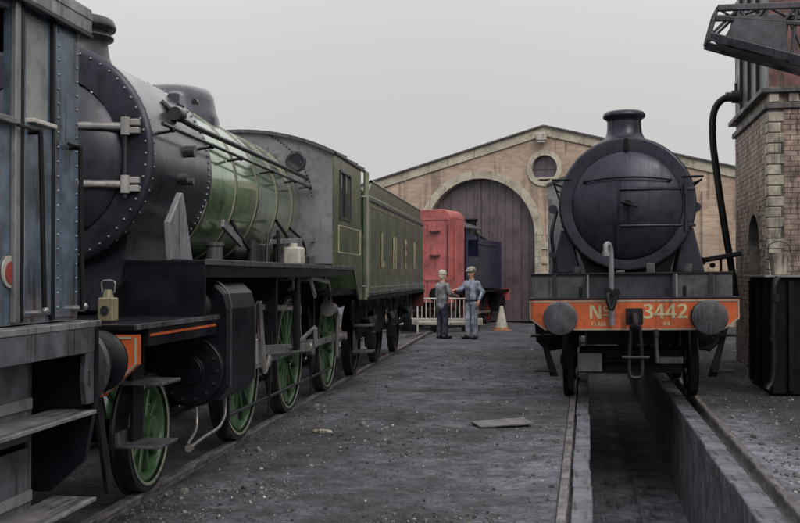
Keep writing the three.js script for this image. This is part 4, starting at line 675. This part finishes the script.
{ // lattice jib overhead
  const t = thing('crane_jib', 'grey steel lattice jib reaching over beside the water tower', 'crane', PR, -TR);
  const A = { u: 1.02, y0: 4.72, y1: 5.08, a: -0.2, b: 0.35 }, B = { u: 4.6, y0: 3.62, y1: 5.05, a: -0.2, b: 0.6 };
  const pt = (s, hi, far) => [mix(A.u + (hi ? 0.1 : 0), B.u, s), mix(A.y0 + (A.y1 - A.y0) * hi, B.y0 + (B.y1 - B.y0) * hi, s), mix(far ? A.b : A.a, far ? B.b : B.a, s)];
  for (const hi of [0, 1]) for (const far of [0, 1]) mesh('chord', (() => { const a = V(...pt(0, hi, far)), b = V(...pt(1, hi, far)), d = b.clone().sub(a), g = new RoundedBoxGeometry(hi ? 0.08 : 0.11, hi ? 0.08 : 0.11, d.length(), 1, 0.01); g.applyQuaternion(new THREE.Quaternion().setFromUnitVectors(new THREE.Vector3(0, 0, 1), d.normalize())); g.translate((a.x + b.x) / 2, (a.y + b.y) / 2, (a.z + b.z) / 2); return g; })(), M.jib, t);
  const n = 9, br = [];
  for (let k = 0; k <= n; k++) { const s = Math.pow(k / n, 1.15); for (const far of [0, 1]) { br.push(rod(pt(s, 0, far), pt(s, 1, far), 0.022)); if (k < n) br.push(rod(pt(s, k % 2, far), pt(Math.pow((k + 1) / n, 1.15), 1 - k % 2, far), 0.02)); } for (const hi of [0, 1]) { br.push(rod(pt(s, hi, 0), pt(s, hi, 1), 0.022)); if (k < n) br.push(rod(pt(s, hi, k % 2), pt(Math.pow((k + 1) / n, 1.15), hi, 1 - k % 2), 0.018)); } }
  br.forEach(g => mesh('brace', g, M.jib, t));
  mesh('side_plate', [(() => { const p = [pt(0.05, 0, 0), pt(0.27, 0, 0), pt(0.24, 0.7, 0), pt(0.07, 0.7, 0)]; return extUY(p.map(q => [q[0], q[1] + 0.02]), -0.25, -0.235); })()], M.jib, t);
  mesh('middle_rail', bar([1.1, 4.95, -0.22], [4.6, 4.55, -0.22], 0.06, 0.06), M.jib, t);
  mesh('bottom_plate', [(() => { const g = new THREE.BoxGeometry(3.6, 0.02, 0.3); g.rotateZ(-0.2985); g.translate(2.85, 4.13, -0.12); return g; })()], M.jib, t);
}
{ // added dark bulk filling the black right edge, shaped as a bunker with hose
  const [x, z] = toWorld(PR, TR, 1.88, 0.7);
  const t = thing('added_bunker', 'added black bulk shaped as a bunker with pale top edge and hanging hose before the brick tower', 'bunker', [x, 0, z], -TR);
  mesh('bunker_body', box(1.9, 1.6, 1.9, 1.0, 0.78, 1.0, 0.02), M.soot, t);
  for (const w of [0.25, 0.95, 1.65]) mesh('side_rib', box(0.06, 1.5, 0.07, 0.025, 0.78, w, 0.01), M.black, t);
  for (const u of [0.3, 0.9, 1.5]) mesh('end_rib', box(0.07, 1.5, 0.06, u, 0.78, 0.03, 0.01), M.black, t);
  mesh('top_plate', box(2.05, 0.03, 2.05, 0.98, 1.597, 1.0, 0.006), M.cabSheet, t);
  mesh('hanging_hose', [tube([[0.12, 1.58, -0.06], [0.06, 1.45, -0.10], [0.05, 1.2, -0.10], [0.04, 0.9, -0.09], [0.05, 0.55, -0.09], [0.03, 0.2, -0.10], [-0.05, 0.06, -0.14]], 0.045, 10), cyl('y', 0.06, 0.1, 0.08, 1.3, -0.1, 14), cyl('y', 0.055, 0.07, 0.03, 0.75, -0.09, 14)], M.rubber, t);
  const b = thing('water_bucket', 'pale grey metal bucket standing on the added black bunker', 'bucket', [x, 1.612, z], -TR);
  mesh('bucket_body', lathe([[0, 0], [0.10, 0], [0.105, 0.01], [0.15, 0.30], [0.158, 0.31], [0.145, 0.31], [0.10, 0.02], [0, 0.02]], 'y', 0.2, 0, 0.3, 28), M.stone, b); mesh('bucket_handle', tube([[0.05, 0.3, 0.3], [0.07, 0.42, 0.3], [0.2, 0.47, 0.3], [0.33, 0.42, 0.3], [0.35, 0.3, 0.3]], 0.008, 6), M.steelDark, b);
}
// ---------------------------------------------------------------- engine shed
{
  const t = thing('engine_shed', 'brick engine shed with low gable and cream arched doorway', 'building', PB, -TB);
  const brick = tex(1024, (u, v) => {           // 3.6 m x 3.6 m of brickwork
    const row = Math.floor(v * 48), fy = v * 48 - row, x = u * 16 + (row % 2) * 0.5, cx = Math.floor(x), fx = x - cx;
    const mo = fy < 0.13 || fx < 0.05, n = hash(((cx % 16) + 16) % 16, row, 3), a = fbm(u, v, 4, 5, 33), f = hash(u * 1024 | 0, v * 1024 | 0, 4);
    let k = 0.86 + 0.09 * (n - 0.5) + 0.22 * (a - 0.5) + 0.04 * (f - 0.5);
    const st = vnoise(u * 40, v * 3, 40, 8) * vnoise(u * 10, v * 4, 10, 9); k -= 0.18 * sst(0.35, 0.7, st);
    return mo ? [k * 0.98, k * 0.95, k * 0.92] : [k, k * (0.93 + 0.03 * n), k * (0.895 + 0.035 * n)];
  }, true, 1 / 3.6);
  const bb = tex(512, (u, v) => { const row = Math.floor(v * 48), fy = v * 48 - row, x = u * 16 + (row % 2) * 0.5, fx = x - Math.floor(x); return gray(fy < 0.13 || fx < 0.05 ? 0 : 1); }, false, 1 / 3.6);
  const bm = new THREE.MeshStandardMaterial({ color: lin(0.57, 0.49, 0.425), map: brick, bumpMap: bb, bumpScale: 0.004, roughness: 0.95 });
  const rx = 2.4, ry = 6.62, sl = 0.265, ul = -4.7, ur = 9.5, yl = ry - sl * (rx - ul), hw = 2.02, sp = 3.02, th = 0.45;
  const doors = [0.05, 4.75];
  const arch = (c, r, y0) => [[c + r, y0], ...arcPts(c, sp, r, 0, Math.PI, 28), [c - r, y0]];
  const circ = (r) => arcPts(rx, 5.3, r, 0, Math.PI * 2 * 39 / 40, 39);
  mesh('front_wall', extUY([[ul, -0.1], [ur, -0.1], [ur, yl], [rx, ry], [ul, yl]], 0, th, [...doors.map(c => arch(c, hw, -0.05)), circ(0.46)]), bm, t);
  mesh('side_wall', box(th, yl + 0.1, 24, ul + th / 2, yl / 2 - 0.05, 12.5), bm, t); mesh('side_wall', box(th, yl + 0.1, 24, ur - th / 2, yl / 2 - 0.05, 12.5), bm, t);
  for (const u of [-3.35, 7.9]) mesh('pilaster', box(0.5, yl - 0.3, 0.12, u, yl / 2 - 0.2, -0.06, 0.01), bm, t);
  for (const c of doors) {
    const ring = (r0, r1) => [...arcPts(c, sp, r1, 0, Math.PI, 28), ...arcPts(c, sp, r0, Math.PI, 0, 28)];
    mesh('arch_ring', extUY(ring(hw - 0.01, hw + 0.27), -0.05, 0.22), M.trim, t);
    for (const s of [-1, 1]) for (let k = 0; k < 12; k++) { const ww = k % 2 ? 0.24 : 0.34; mesh('jamb_stone', box(ww, 0.245, 0.26, c + s * (hw - 0.01 + ww / 2), 0.125 + k * 0.251, 0.085, 0.01), M.trim, t); }
    const d = part('door', t); const n = 14;
    for (let k = 0; k < n; k++) { const x0 = c - hw + k * 2 * hw / n, x1 = x0 + 2 * hw / n - 0.012, top = (x) => sp + Math.sqrt(Math.max(0, hw * hw - (x - c) * (x - c))); const seam = k === n / 2 - 1 ? 0.03 : 0;
      mesh('plank', extUY([[x0, 0.03], [x1 - seam, 0.03], [x1 - seam, top(x1)], [(x0 + x1) / 2, top((x0 + x1) / 2)], [x0, top(x0)]], 0.30, 0.34), M.door, d); }
    mesh('backing', extUY(arch(c, hw, 0.02), 0.345, 0.36), M.door, d);
  }
  mesh('window_ring', extUY([...arcPts(rx, 5.3, 0.62, 0, Math.PI * 2 * 39 / 40, 39)], -0.05, 0.1, [circ(0.45)]), M.trim, t);
  const ro = part('round_window', t); mesh('pane', cyl('w', 0.46, 0.02, rx, 5.3, 0.2, 36), new THREE.MeshPhysicalMaterial({ color: lin(0.10, 0.085, 0.11), roughness: 0.3 }), ro); each('glazing_bar', [box(0.04, 0.92, 0.04, rx, 5.3, 0.18), box(0.92, 0.04, 0.04, rx, 5.3, 0.18)], M.door, ro);
  mesh('window_sill', box(0.62, 0.07, 0.2, rx, 4.96, 0.08, 0.01), M.trim, t);
  // gable coping in two slopes, and roof
  for (const s of [-1, 1]) { const ux = s < 0 ? ul - 0.2 : ur + 0.2, y = ry - sl * Math.abs(ux - rx); const po = [[rx, ry + 0.11], [ux, y + 0.11], [ux, y - 0.20], [rx, ry - 0.20]];
    mesh('bargeboard', extUY(po, -0.07, -0.005), M.trim, t); mesh('coping', extUY([[rx, ry + 0.17], [ux, y + 0.17], [ux, y + 0.112], [rx, ry + 0.112]], -0.16, 0.5), M.slate, t); mesh('roof', extUY([[rx, ry + 0.10], [ux, y + 0.10], [ux, y + 0.02], [rx, ry + 0.02]], 0.02, 24.5), M.slate, t); }
  const fl = part('floodlight', t); mesh('housing', [box(0.34, 0.26, 0.22, rx - 0.05, 6.36, -0.22, 0.03), box(0.26, 0.08, 0.16, rx - 0.05, 6.19, -0.22, 0.02)], M.white, fl); mesh('lens', box(0.2, 0.03, 0.12, rx - 0.05, 6.14, -0.22), M.glass, fl);
  mesh('downpipe', [cyl('y', 0.05, yl, 6.95, yl / 2, -0.07, 10)], M.door, t);
}
// ---------------------------------------------------------------- vehicles in front of the shed
{
  const t = thing('red_wagon', 'crimson red tender with round shouldered top in front of the shed', 'tender', PB, -TB);
  const w0 = -6.3, w1 = -5.1, s = 1.2;
  const pr = [[-s, 1.2], [s, 1.2], [s, 3.3], ...arcPts(s - 0.28, 3.28, 0.28, 0, Math.PI / 2, 6), ...arcPts(-s + 0.28, 3.28, 0.28, Math.PI / 2, Math.PI, 6)];
  mesh('body', extUY(pr, w0, w1, [], 0.02), M.redLoco, t);
  each('end_beading', [box(0.05, 2.0, 0.03, s - 0.06, 2.3, w0 - 0.012), box(0.05, 2.0, 0.03, 0.35, 2.3, w0 - 0.012), box(2.3, 0.06, 0.04, 0, 3.28, w0 - 0.014), box(2.4, 0.05, 0.06, 0, 1.5, w0 - 0.02)], M.redLoco, t);
  each('end_step', [box(0.3, 0.04, 0.14, s - 0.5, 2.9, w0 - 0.07), box(0.3, 0.04, 0.14, s - 0.5, 2.2, w0 - 0.07), rod([s - 0.1, 1.6, w0 - 0.06], [s - 0.1, 3.1, w0 - 0.06], 0.02)], M.darkRed, t);
  mesh('side_handrail', [rod([s + 0.05, 1.5, w0 + 0.2], [s + 0.05, 3.0, w0 + 0.2], 0.02)], M.redLoco, t);
  mesh('buffer_beam', box(2.5, 0.4, 0.08, 0, 1.02, w0 + 0.04, 0.01), M.redLoco, t);
  for (const d of [-1, 1]) { const g = part('buffer', t); mesh('buffer_head', [cyl('w', 0.11, 0.4, d * 0.87, 1.05, w0 - 0.16, 18), cyl('w', 0.22, 0.04, d * 0.87, 1.05, w0 - 0.36, 24)], M.black, g); }
  each('frame_plate', [box(0.05, 0.5, w1 - w0, 0.95, 0.95, (w0 + w1) / 2), box(0.05, 0.5, w1 - w0, -0.95, 0.95, (w0 + w1) / 2)], M.darkRed, t);
  for (const d of [-1, 1]) wheel(t, 0.5, d * 0.72, (w0 + w1) / 2, d, 10, { tyre: M.steelDark, spoke: M.darkRed, line: M.steelDark, hub: M.darkRed });
}
{
  const t = thing('tank_locomotive', 'dark navy blue side tank engine in front of the shed doorway', 'locomotive', PB, -TB);
  const w0 = -4.75, w1 = -0.45;
  mesh('cab', [extUY([[-1.15, 1.1], [1.15, 1.1], [1.15, 3.05], ...arcPts(0, 0.85, 2.48, 1.1, Math.PI - 1.1, 10), [-1.15, 3.05]], w0, w0 + 0.04), box(0.04, 1.1, 1.3, 1.13, 1.65, w0 + 0.69), box(0.04, 1.1, 1.3, -1.13, 1.65, w0 + 0.69), box(0.05, 0.8, 0.1, 1.13, 2.55, w0 + 1.25), box(0.05, 0.8, 0.1, 1.13, 2.55, w0 + 0.1)], M.blueLoco, t);
  mesh('cab_roof', extUY(arcPts(0, 0.85, 2.54, 1.08, Math.PI - 1.08, 12).concat(arcPts(0, 0.85, 2.49, Math.PI - 1.08, 1.08, 12)), w0 - 0.05, w0 + 1.5), M.plateGrey, t);
  for (const d of [-1, 1]) mesh('side_tank', box(0.62, 1.6, 2.5, d * 0.85, 1.97, w0 + 2.5, 0.05), M.blueLoco, t);
  mesh('boiler', [cyl('w', 0.72, w1 - w0 - 1.3, 0, 2.3, (w0 + w1) / 2 + 0.6, 32)], M.blueLoco, t);
  mesh('smokebox', [cyl('w', 0.74, 0.5, 0, 2.3, w1 - 0.25, 32), cyl('w', 0.55, 0.06, 0, 2.3, w1 + 0.02, 28)], M.black, t);
  mesh('chimney', lathe([[0.3, 0], [0.2, 0.1], [0.17, 0.5], [0.23, 0.56], [0.23, 0.62], [0.14, 0.62]], 'y', 0, 2.95, w1 - 0.3, 24), M.black, t);
  mesh('dome', lathe([[0.33, 0], [0.27, 0.12], [0.25, 0.26], [0.15, 0.36], [0, 0.38]], 'y', 0.0, 2.98, w0 + 2.55, 24), M.blueLoco, t);
  mesh('side_pipe', [rod([1.19, 2.6, w0 + 1.4], [1.19, 2.6, w0 + 3.2], 0.025), tube([[0.75, 2.6, w1 - 0.8], [0.9, 2.2, w1 - 0.8], [0.9, 1.5, w1 - 0.8]], 0.07, 8)], M.blueLoco, t);
  each('running_plate', [box(2.4, 0.06, w1 - w0 + 0.3, 0, 1.12, (w0 + w1) / 2 + 0.1)], M.black, t);
  each('frame_plate', [box(0.05, 0.5, w1 - w0, 0.6, 0.82, (w0 + w1) / 2), box(0.05, 0.5, w1 - w0, -0.6, 0.82, (w0 + w1) / 2)], M.darkRed, t);
  mesh('buffer_beam', box(2.4, 0.42, 0.08, 0, 0.98, w1 + 0.27, 0.01), M.redLoco, t);
  for (const d of [-1, 1]) { for (const w of [w0 + 0.9, w0 + 2.2, w0 + 3.4]) wheel(t, 0.48, d * 0.72, w, d, 10, { tyre: M.steelDark, spoke: M.darkRed, line: M.steelDark, hub: M.darkRed });
    mesh('cylinder', extUY([[0.6, 0.4], [1.1, 0.4], [1.15, 0.9], [0.6, 1.05]].map(p => [d * p[0], p[1]]), w1 - 0.7, w1 - 0.05, [], 0.02), M.black, t); }
  mesh('coupling_rod', bar([0.86, 0.42, w0 + 0.9], [0.86, 0.42, w0 + 3.4], 0.08, 0.04), M.steel, t);
}
{
  const t = structure('railway_track', PB, -TB);
  for (const s of [-1, 1]) mesh('rail', box(0.07, 0.05, 9, s * 0.72, -0.024, -4.3, 0.008), M.rail, t);
}
// ---------------------------------------------------------------- barrier, white kerb, cone
{
  const [x, z] = [1.45, -30.1], t = thing('pedestrian_barrier', 'white steel railing barrier with upright bars behind the two people', 'barrier', [x, -0.03, z], -0.12);
  mesh('top_rail', [rod([-0.95, 0.98, 0], [0.75, 0.98, 0], 0.024)], M.white, t); mesh('bottom_rail', [rod([-0.95, 0.30, 0], [0.75, 0.30, 0], 0.022)], M.white, t);
  for (const u of [-0.95, 0.75]) mesh('post', rod([u, 0, 0], [u, 1.0, 0], 0.026), M.white, t);
  for (let k = 1; k < 14; k++) mesh('bar', rod([-0.95 + k * 1.7 / 14, 0.3, 0], [-0.95 + k * 1.7 / 14, 0.98, 0], 0.014), M.white, t);
  const b = mesh('white_baulk', [box(2.5, 0.2, 0.22, -0.5, 0.30, 0, 0.02)], M.white); const g = thing('timber_baulk', 'long white painted timber baulk on blocks behind the barrier', 'timber', [1.65, -0.03, -30.5], -0.12); g.add(b); b.name = 'beam';
  for (const u of [-1.4, -0.5, 0.4]) mesh('block', box(0.5, 0.2, 0.2, u, 0.1, 0, 0.02), M.soot, g);
}
{
  const t = thing('traffic_cone', 'white traffic cone with faded orange foot beside the shed doorway', 'cone', [3.02, -0.03, -31.2], 0.2);
  mesh('cone_body', lathe([[0.21, 0.03], [0.19, 0.06], [0.05, 0.72], [0.03, 0.74], [0, 0.74]], 'y', 0, 0, 0, 28), M.cone, t); mesh('cone_foot', [box(0.52, 0.04, 0.52, 0, 0.02, 0, 0.015), lathe([[0.215, 0.035], [0.20, 0.11], [0.185, 0.11]], 'y', 0, 0, 0, 28)], M.coneBase, t);
}
// ---------------------------------------------------------------- people
function field(bones, ctr, half, res, k = 0.035, fold = 0, fq = 1) {     // tapered capsules joined by a smooth minimum
  const mc = new MarchingCubes(res, new THREE.MeshStandardMaterial(), false, false, 120000); mc.isolation = 0;
  const hs = res / 2;
  for (let z = 0; z < res; z++) for (let y = 0; y < res; y++) for (let x = 0; x < res; x++) {
    const px = ctr[0] + (x - hs) / hs * half, py = ctr[1] + (y - hs) / hs * half, pz = ctr[2] + (z - hs) / hs * half; let d = 1e3;
    for (const [a, b, ra, rb, sx = 1, sz = 1] of bones) {
      const bx = b[0] - a[0], by = b[1] - a[1], bz = b[2] - a[2], qx = px - a[0], qy = py - a[1], qz = pz - a[2], l = bx * bx + by * by + bz * bz || 1e-9;
      const t = clamp((qx * bx + qy * by + qz * bz) / l), ex = (qx - t * bx) / sx, ey = qy - t * by, ez = (qz - t * bz) / sz;
      const dd = Math.hypot(ex, ey, ez) - mix(ra, rb, t), h = clamp(0.5 + 0.5 * (d - dd) / k); d = d > 100 ? dd : d * (1 - h) + dd * h - k * h * (1 - h);
    }
    if (fold) d += fold * (Math.sin(py * 34 * fq + 9 * px + 5 * Math.sin(pz * 11 + px * 7)) * 0.6 + Math.sin(px * 41 * fq - py * 17 + pz * 29 * fq) * 0.4);
    mc.field[x + y * res + z * res * res] = -d;
  }
  mc.update();
  const g = new THREE.BufferGeometry(), n = mc.count, P = new Float32Array(n * 3);
  for (let i = 0; i < n; i++) { P[i * 3] = mc.positionArray[i * 3] * half + ctr[0]; P[i * 3 + 1] = mc.positionArray[i * 3 + 1] * half + ctr[1]; P[i * 3 + 2] = mc.positionArray[i * 3 + 2] * half + ctr[2]; }
  g.setAttribute('position', new THREE.BufferAttribute(P, 3)); g.setAttribute('normal', new THREE.BufferAttribute(mc.normalArray.slice(0, n * 3), 3)); g.setAttribute('uv', new THREE.BufferAttribute(new Float32Array(n * 2), 2));
  return g;
}
function hand(wr, dir, up, curl) {     // palm and five fingers; dir along the hand, up = back of the hand
  const D = new THREE.Vector3(...dir).normalize(), U = new THREE.Vector3(...up).normalize(), S = new THREE.Vector3().crossVectors(D, U).normalize(), W = new THREE.Vector3(...wr);
  const at = (f, s, u) => W.clone().addScaledVector(D, f).addScaledVector(S, s).addScaledVector(U, u).toArray(), b = [];
  b.push([at(0, 0, 0), at(0.085, 0.014, 0), 0.024, 0.020], [at(0.01, 0, 0), at(0.085, -0.018, 0), 0.024, 0.019]);
  [[-0.032, 0.055], [-0.011, 0.07], [0.011, 0.078], [0.031, 0.07]].forEach(([s, l]) => { const m = at(0.085 + l * 0.55, s * 1.15, -curl * l * 0.3); b.push([at(0.08, s, 0), m, 0.0105, 0.0095], [m, at(0.085 + l * (0.55 + 0.45 * (1 - curl)), s * 1.2, -curl * l * 0.85), 0.0095, 0.008]); });
  b.push([at(0.02, 0.025, -0.005), at(0.06, 0.055, -0.015), 0.014, 0.011], [at(0.06, 0.055, -0.015), at(0.092, 0.058, -0.028), 0.011, 0.009]);
  return field(b, at(0.075, 0, -0.01), 0.125, 64, 0.008);
}
function person(label, pos, turn, scale, o) {
  const t = thing('person', label, 'person', pos, turn, undefined); t.scale.setScalar(scale);
  const J = o.J, body = [];
  body.push([J.pelvis, J.chest, 0.12, 0.125, 1.15, 0.8], [J.chest, J.neck, 0.11, 0.055], [J.neck, J.head, 0.052, 0.05], [[J.head[0], J.head[1] + 0.02, J.head[2] + 0.0], [J.head[0], J.head[1] + 0.08, J.head[2] - 0.012], 0.082, 0.092, 0.9, 1.08], [[J.head[0], J.head[1] - 0.035, J.head[2] + 0.03], [J.head[0], J.head[1] + 0.02, J.head[2] + 0.03], 0.045, 0.06], [[J.head[0], J.head[1] + 0.04, J.head[2] + 0.1], [J.head[0], J.head[1] + 0.005, J.head[2] + 0.118], 0.012, 0.017]);
  for (const s of ['l', 'r']) { const sg = s === 'l' ? 1 : -1; body.push([J.chest, J['sh' + s], 0.09, 0.06], [J['sh' + s], J['el' + s], 0.05, 0.040], [J['el' + s], J['wr' + s], 0.040, 0.027], [J['hip' + s], J['kn' + s], 0.082, 0.056], [J['kn' + s], J['an' + s], 0.054, 0.038], [J['an' + s], [J['to' + s][0], 0.045, J['to' + s][2] - 0.03], 0.034, 0.026], [[J.head[0] + sg * 0.078, J.head[1] + 0.045, J.head[2]], [J.head[0] + sg * 0.08, J.head[1] + 0.015, J.head[2] + 0.005], 0.02, 0.015, 0.5, 1]); }
  const bodyG = [field(body, [0, 0.9, 0], 0.95, 120, 0.03)];
  for (const s of ['l', 'r']) bodyG.push(hand(J['wr' + s], J['hd' + s], o.up?.[s] ?? [s === 'l' ? 1 : -1, 0, 0], o.curl ?? 0.5));
  mesh('body', bodyG, M.skin, t);
  const mouthY = J.head[1] - 0.03;
  mesh('face_detail', [...[-1, 1].map(s => { const g = new THREE.SphereGeometry(0.009, 10, 8); g.translate(J.head[0] + s * 0.033, J.head[1] + 0.045, J.head[2] + 0.083); return g; }), (() => { const g = new THREE.CapsuleGeometry(0.007, 0.035, 4, 8); g.rotateZ(Math.PI / 2); g.translate(J.head[0], mouthY, J.head[2] + 0.086); return g; })()], paint(lin(0.10, 0.04, 0.035), { r: 0.6 }), t);
  const top = [[J.pelvis, J.chest, 0.145, 0.15, 1.2, 0.85], [J.chest, [J.neck[0], J.neck[1] - 0.05, J.neck[2]], 0.13, 0.075]];
  for (const s of ['l', 'r']) top.push([J.chest, J['sh' + s], 0.11, 0.078], [J['sh' + s], J['el' + s], 0.070, 0.058], [J['el' + s], J['cuff' + s], 0.057, 0.045]);
  if (o.long) top.push([[J.pelvis[0], J.pelvis[1] - 0.10, J.pelvis[2]], [J.pelvis[0], J.pelvis[1] + 0.1, J.pelvis[2]], 0.16, 0.15, 1.12, 0.9]);
  mesh(o.topName, field(top, [0, 1.2, 0], 0.62, 96, 0.035, 0.007), o.top, t);
  const leg = [[[J.pelvis[0], J.pelvis[1] - 0.08, J.pelvis[2]], J.pelvis, 0.13, 0.135, 1.15, 0.85]];
  for (const s of ['l', 'r']) leg.push([J['hip' + s], J['kn' + s], 0.098, 0.076], [J['kn' + s], [J['an' + s][0], J['an' + s][1] - 0.01, J['an' + s][2]], 0.076, 0.074]);
  mesh('trousers', field(leg, [0, 0.55, 0], 0.62, 96, 0.03, 0.006, 0.8), o.legs, t);
  for (const s of ['l', 'r']) mesh('shoe', field([[[J['an' + s][0], 0.052, J['an' + s][2] - 0.03], [J['to' + s][0], 0.042, J['to' + s][2] + 0.01], 0.06, 0.05]], [J['an' + s][0], 0.06, (J['an' + s][2] + J['to' + s][2]) / 2], 0.22, 28, 0.02), o.shoes, t);
  if (o.belt) mesh('belt', lathe([[0.15, -0.02], [0.17, -0.018], [0.17, 0.018], [0.15, 0.02]], 'y', 0, 0, 0, 28).scale(1.13, 1, 0.86).translate(J.pelvis[0], J.pelvis[1] + 0.0, J.pelvis[2]), o.belt, t);
  const H = J.head;
  if (o.cap) mesh('flat_cap', field([[[H[0], H[1] + 0.115, H[2] - 0.03], [H[0], H[1] + 0.11, H[2] + 0.04], 0.105, 0.095, 1, 1], [[H[0], H[1] + 0.105, H[2] + 0.08], [H[0], H[1] + 0.09, H[2] + 0.15], 0.03, 0.018, 3.0, 1]], [H[0], H[1] + 0.1, H[2] + 0.02], 0.24, 48, 0.03), o.cap, t);
  mesh('hair', field([[[H[0], H[1] + 0.10, H[2] - 0.022], [H[0], H[1] + 0.02, H[2] - 0.05], 0.102, 0.072], ...(o.cap ? [] : [[[H[0], H[1] + 0.12, H[2] - 0.01], [H[0], H[1] + 0.12, H[2] + 0.03], 0.095, 0.075]])], [H[0], H[1] + 0.06, H[2] - 0.02], 0.2, 56, 0.02, 0.007, 3), o.hair, t);
  return t;
}
const cloth = (c) => paint(c, { r: 0.95, map: grimeHeavy, bump: bumpN, bs: 0.01 });
const stand = { pelvis: [0, 0.97, 0], chest: [0, 1.30, 0], neck: [0, 1.50, 0], head: [0, 1.60, 0.02], shl: [0.17, 1.375, 0], shr: [-0.17, 1.375, 0], hipl: [0.09, 0.9, 0], hipr: [-0.09, 0.9, 0], knl: [0.11, 0.5, 0.02], knr: [-0.10, 0.5, 0.02], anl: [0.12, 0.09, 0], anr: [-0.11, 0.09, 0], tol: [0.15, 0.04, 0.15], tor: [-0.14, 0.04, 0.15] };
// man in cap: right arm held out, left hand low at the hip
person('person in beige cap and blue shirt holding out an arm, pale trousers', [1.86, -0.02, -27.2], -0.75, 1.03, {
  J: { ...stand, elr: [-0.26, 1.22, 0.16], wrr: [-0.17, 1.22, 0.40], cuffr: [-0.18, 1.22, 0.36], hdr: [0.15, 0.05, 1], ell: [0.30, 1.16, -0.06], wrl: [0.30, 0.95, 0.08], cuffl: [0.30, 1.0, 0.05], hdl: [-0.1, -1, 0.25] }, up: { l: [1, 0, 0], r: [-0.3, 1, 0] },
  topName: 'shirt', top: cloth(lin(0.36, 0.43, 0.56)), legs: cloth(lin(0.42, 0.49, 0.60)), shoes: paint(lin(0.03, 0.025, 0.022)), belt: paint(lin(0.06, 0.05, 0.06)), cap: cloth(lin(0.40, 0.37, 0.30)), hair: paint(lin(0.12, 0.09, 0.07), { r: 0.9 }), curl: 0.35 });
person('person with white hair in long grey jacket and dark trousers', [1.10, -0.02, -27.25], 2.25, 0.985, {
  J: { ...stand, anl: [0.09, 0.09, -0.03], tol: [0.11, 0.04, 0.12], elr: [-0.27, 1.17, 0.04], wrr: [-0.20, 1.12, 0.28], cuffr: [-0.20, 1.12, 0.25], hdr: [0.2, 0.1, 1], ell: [0.26, 1.14, 0.06], wrl: [0.16, 1.15, 0.30], cuffl: [0.17, 1.15, 0.27], hdl: [-0.1, 0.1, 1] }, up: { l: [0.2, 1, 0], r: [-0.2, 1, 0] },
  topName: 'jacket', top: cloth(lin(0.32, 0.33, 0.37)), legs: cloth(lin(0.022, 0.026, 0.06)), shoes: paint(lin(0.02, 0.02, 0.025)), hair: paint(lin(0.62, 0.58, 0.50), { r: 0.9 }), long: true, curl: 0.5 });

renderer.render(scene, camera);
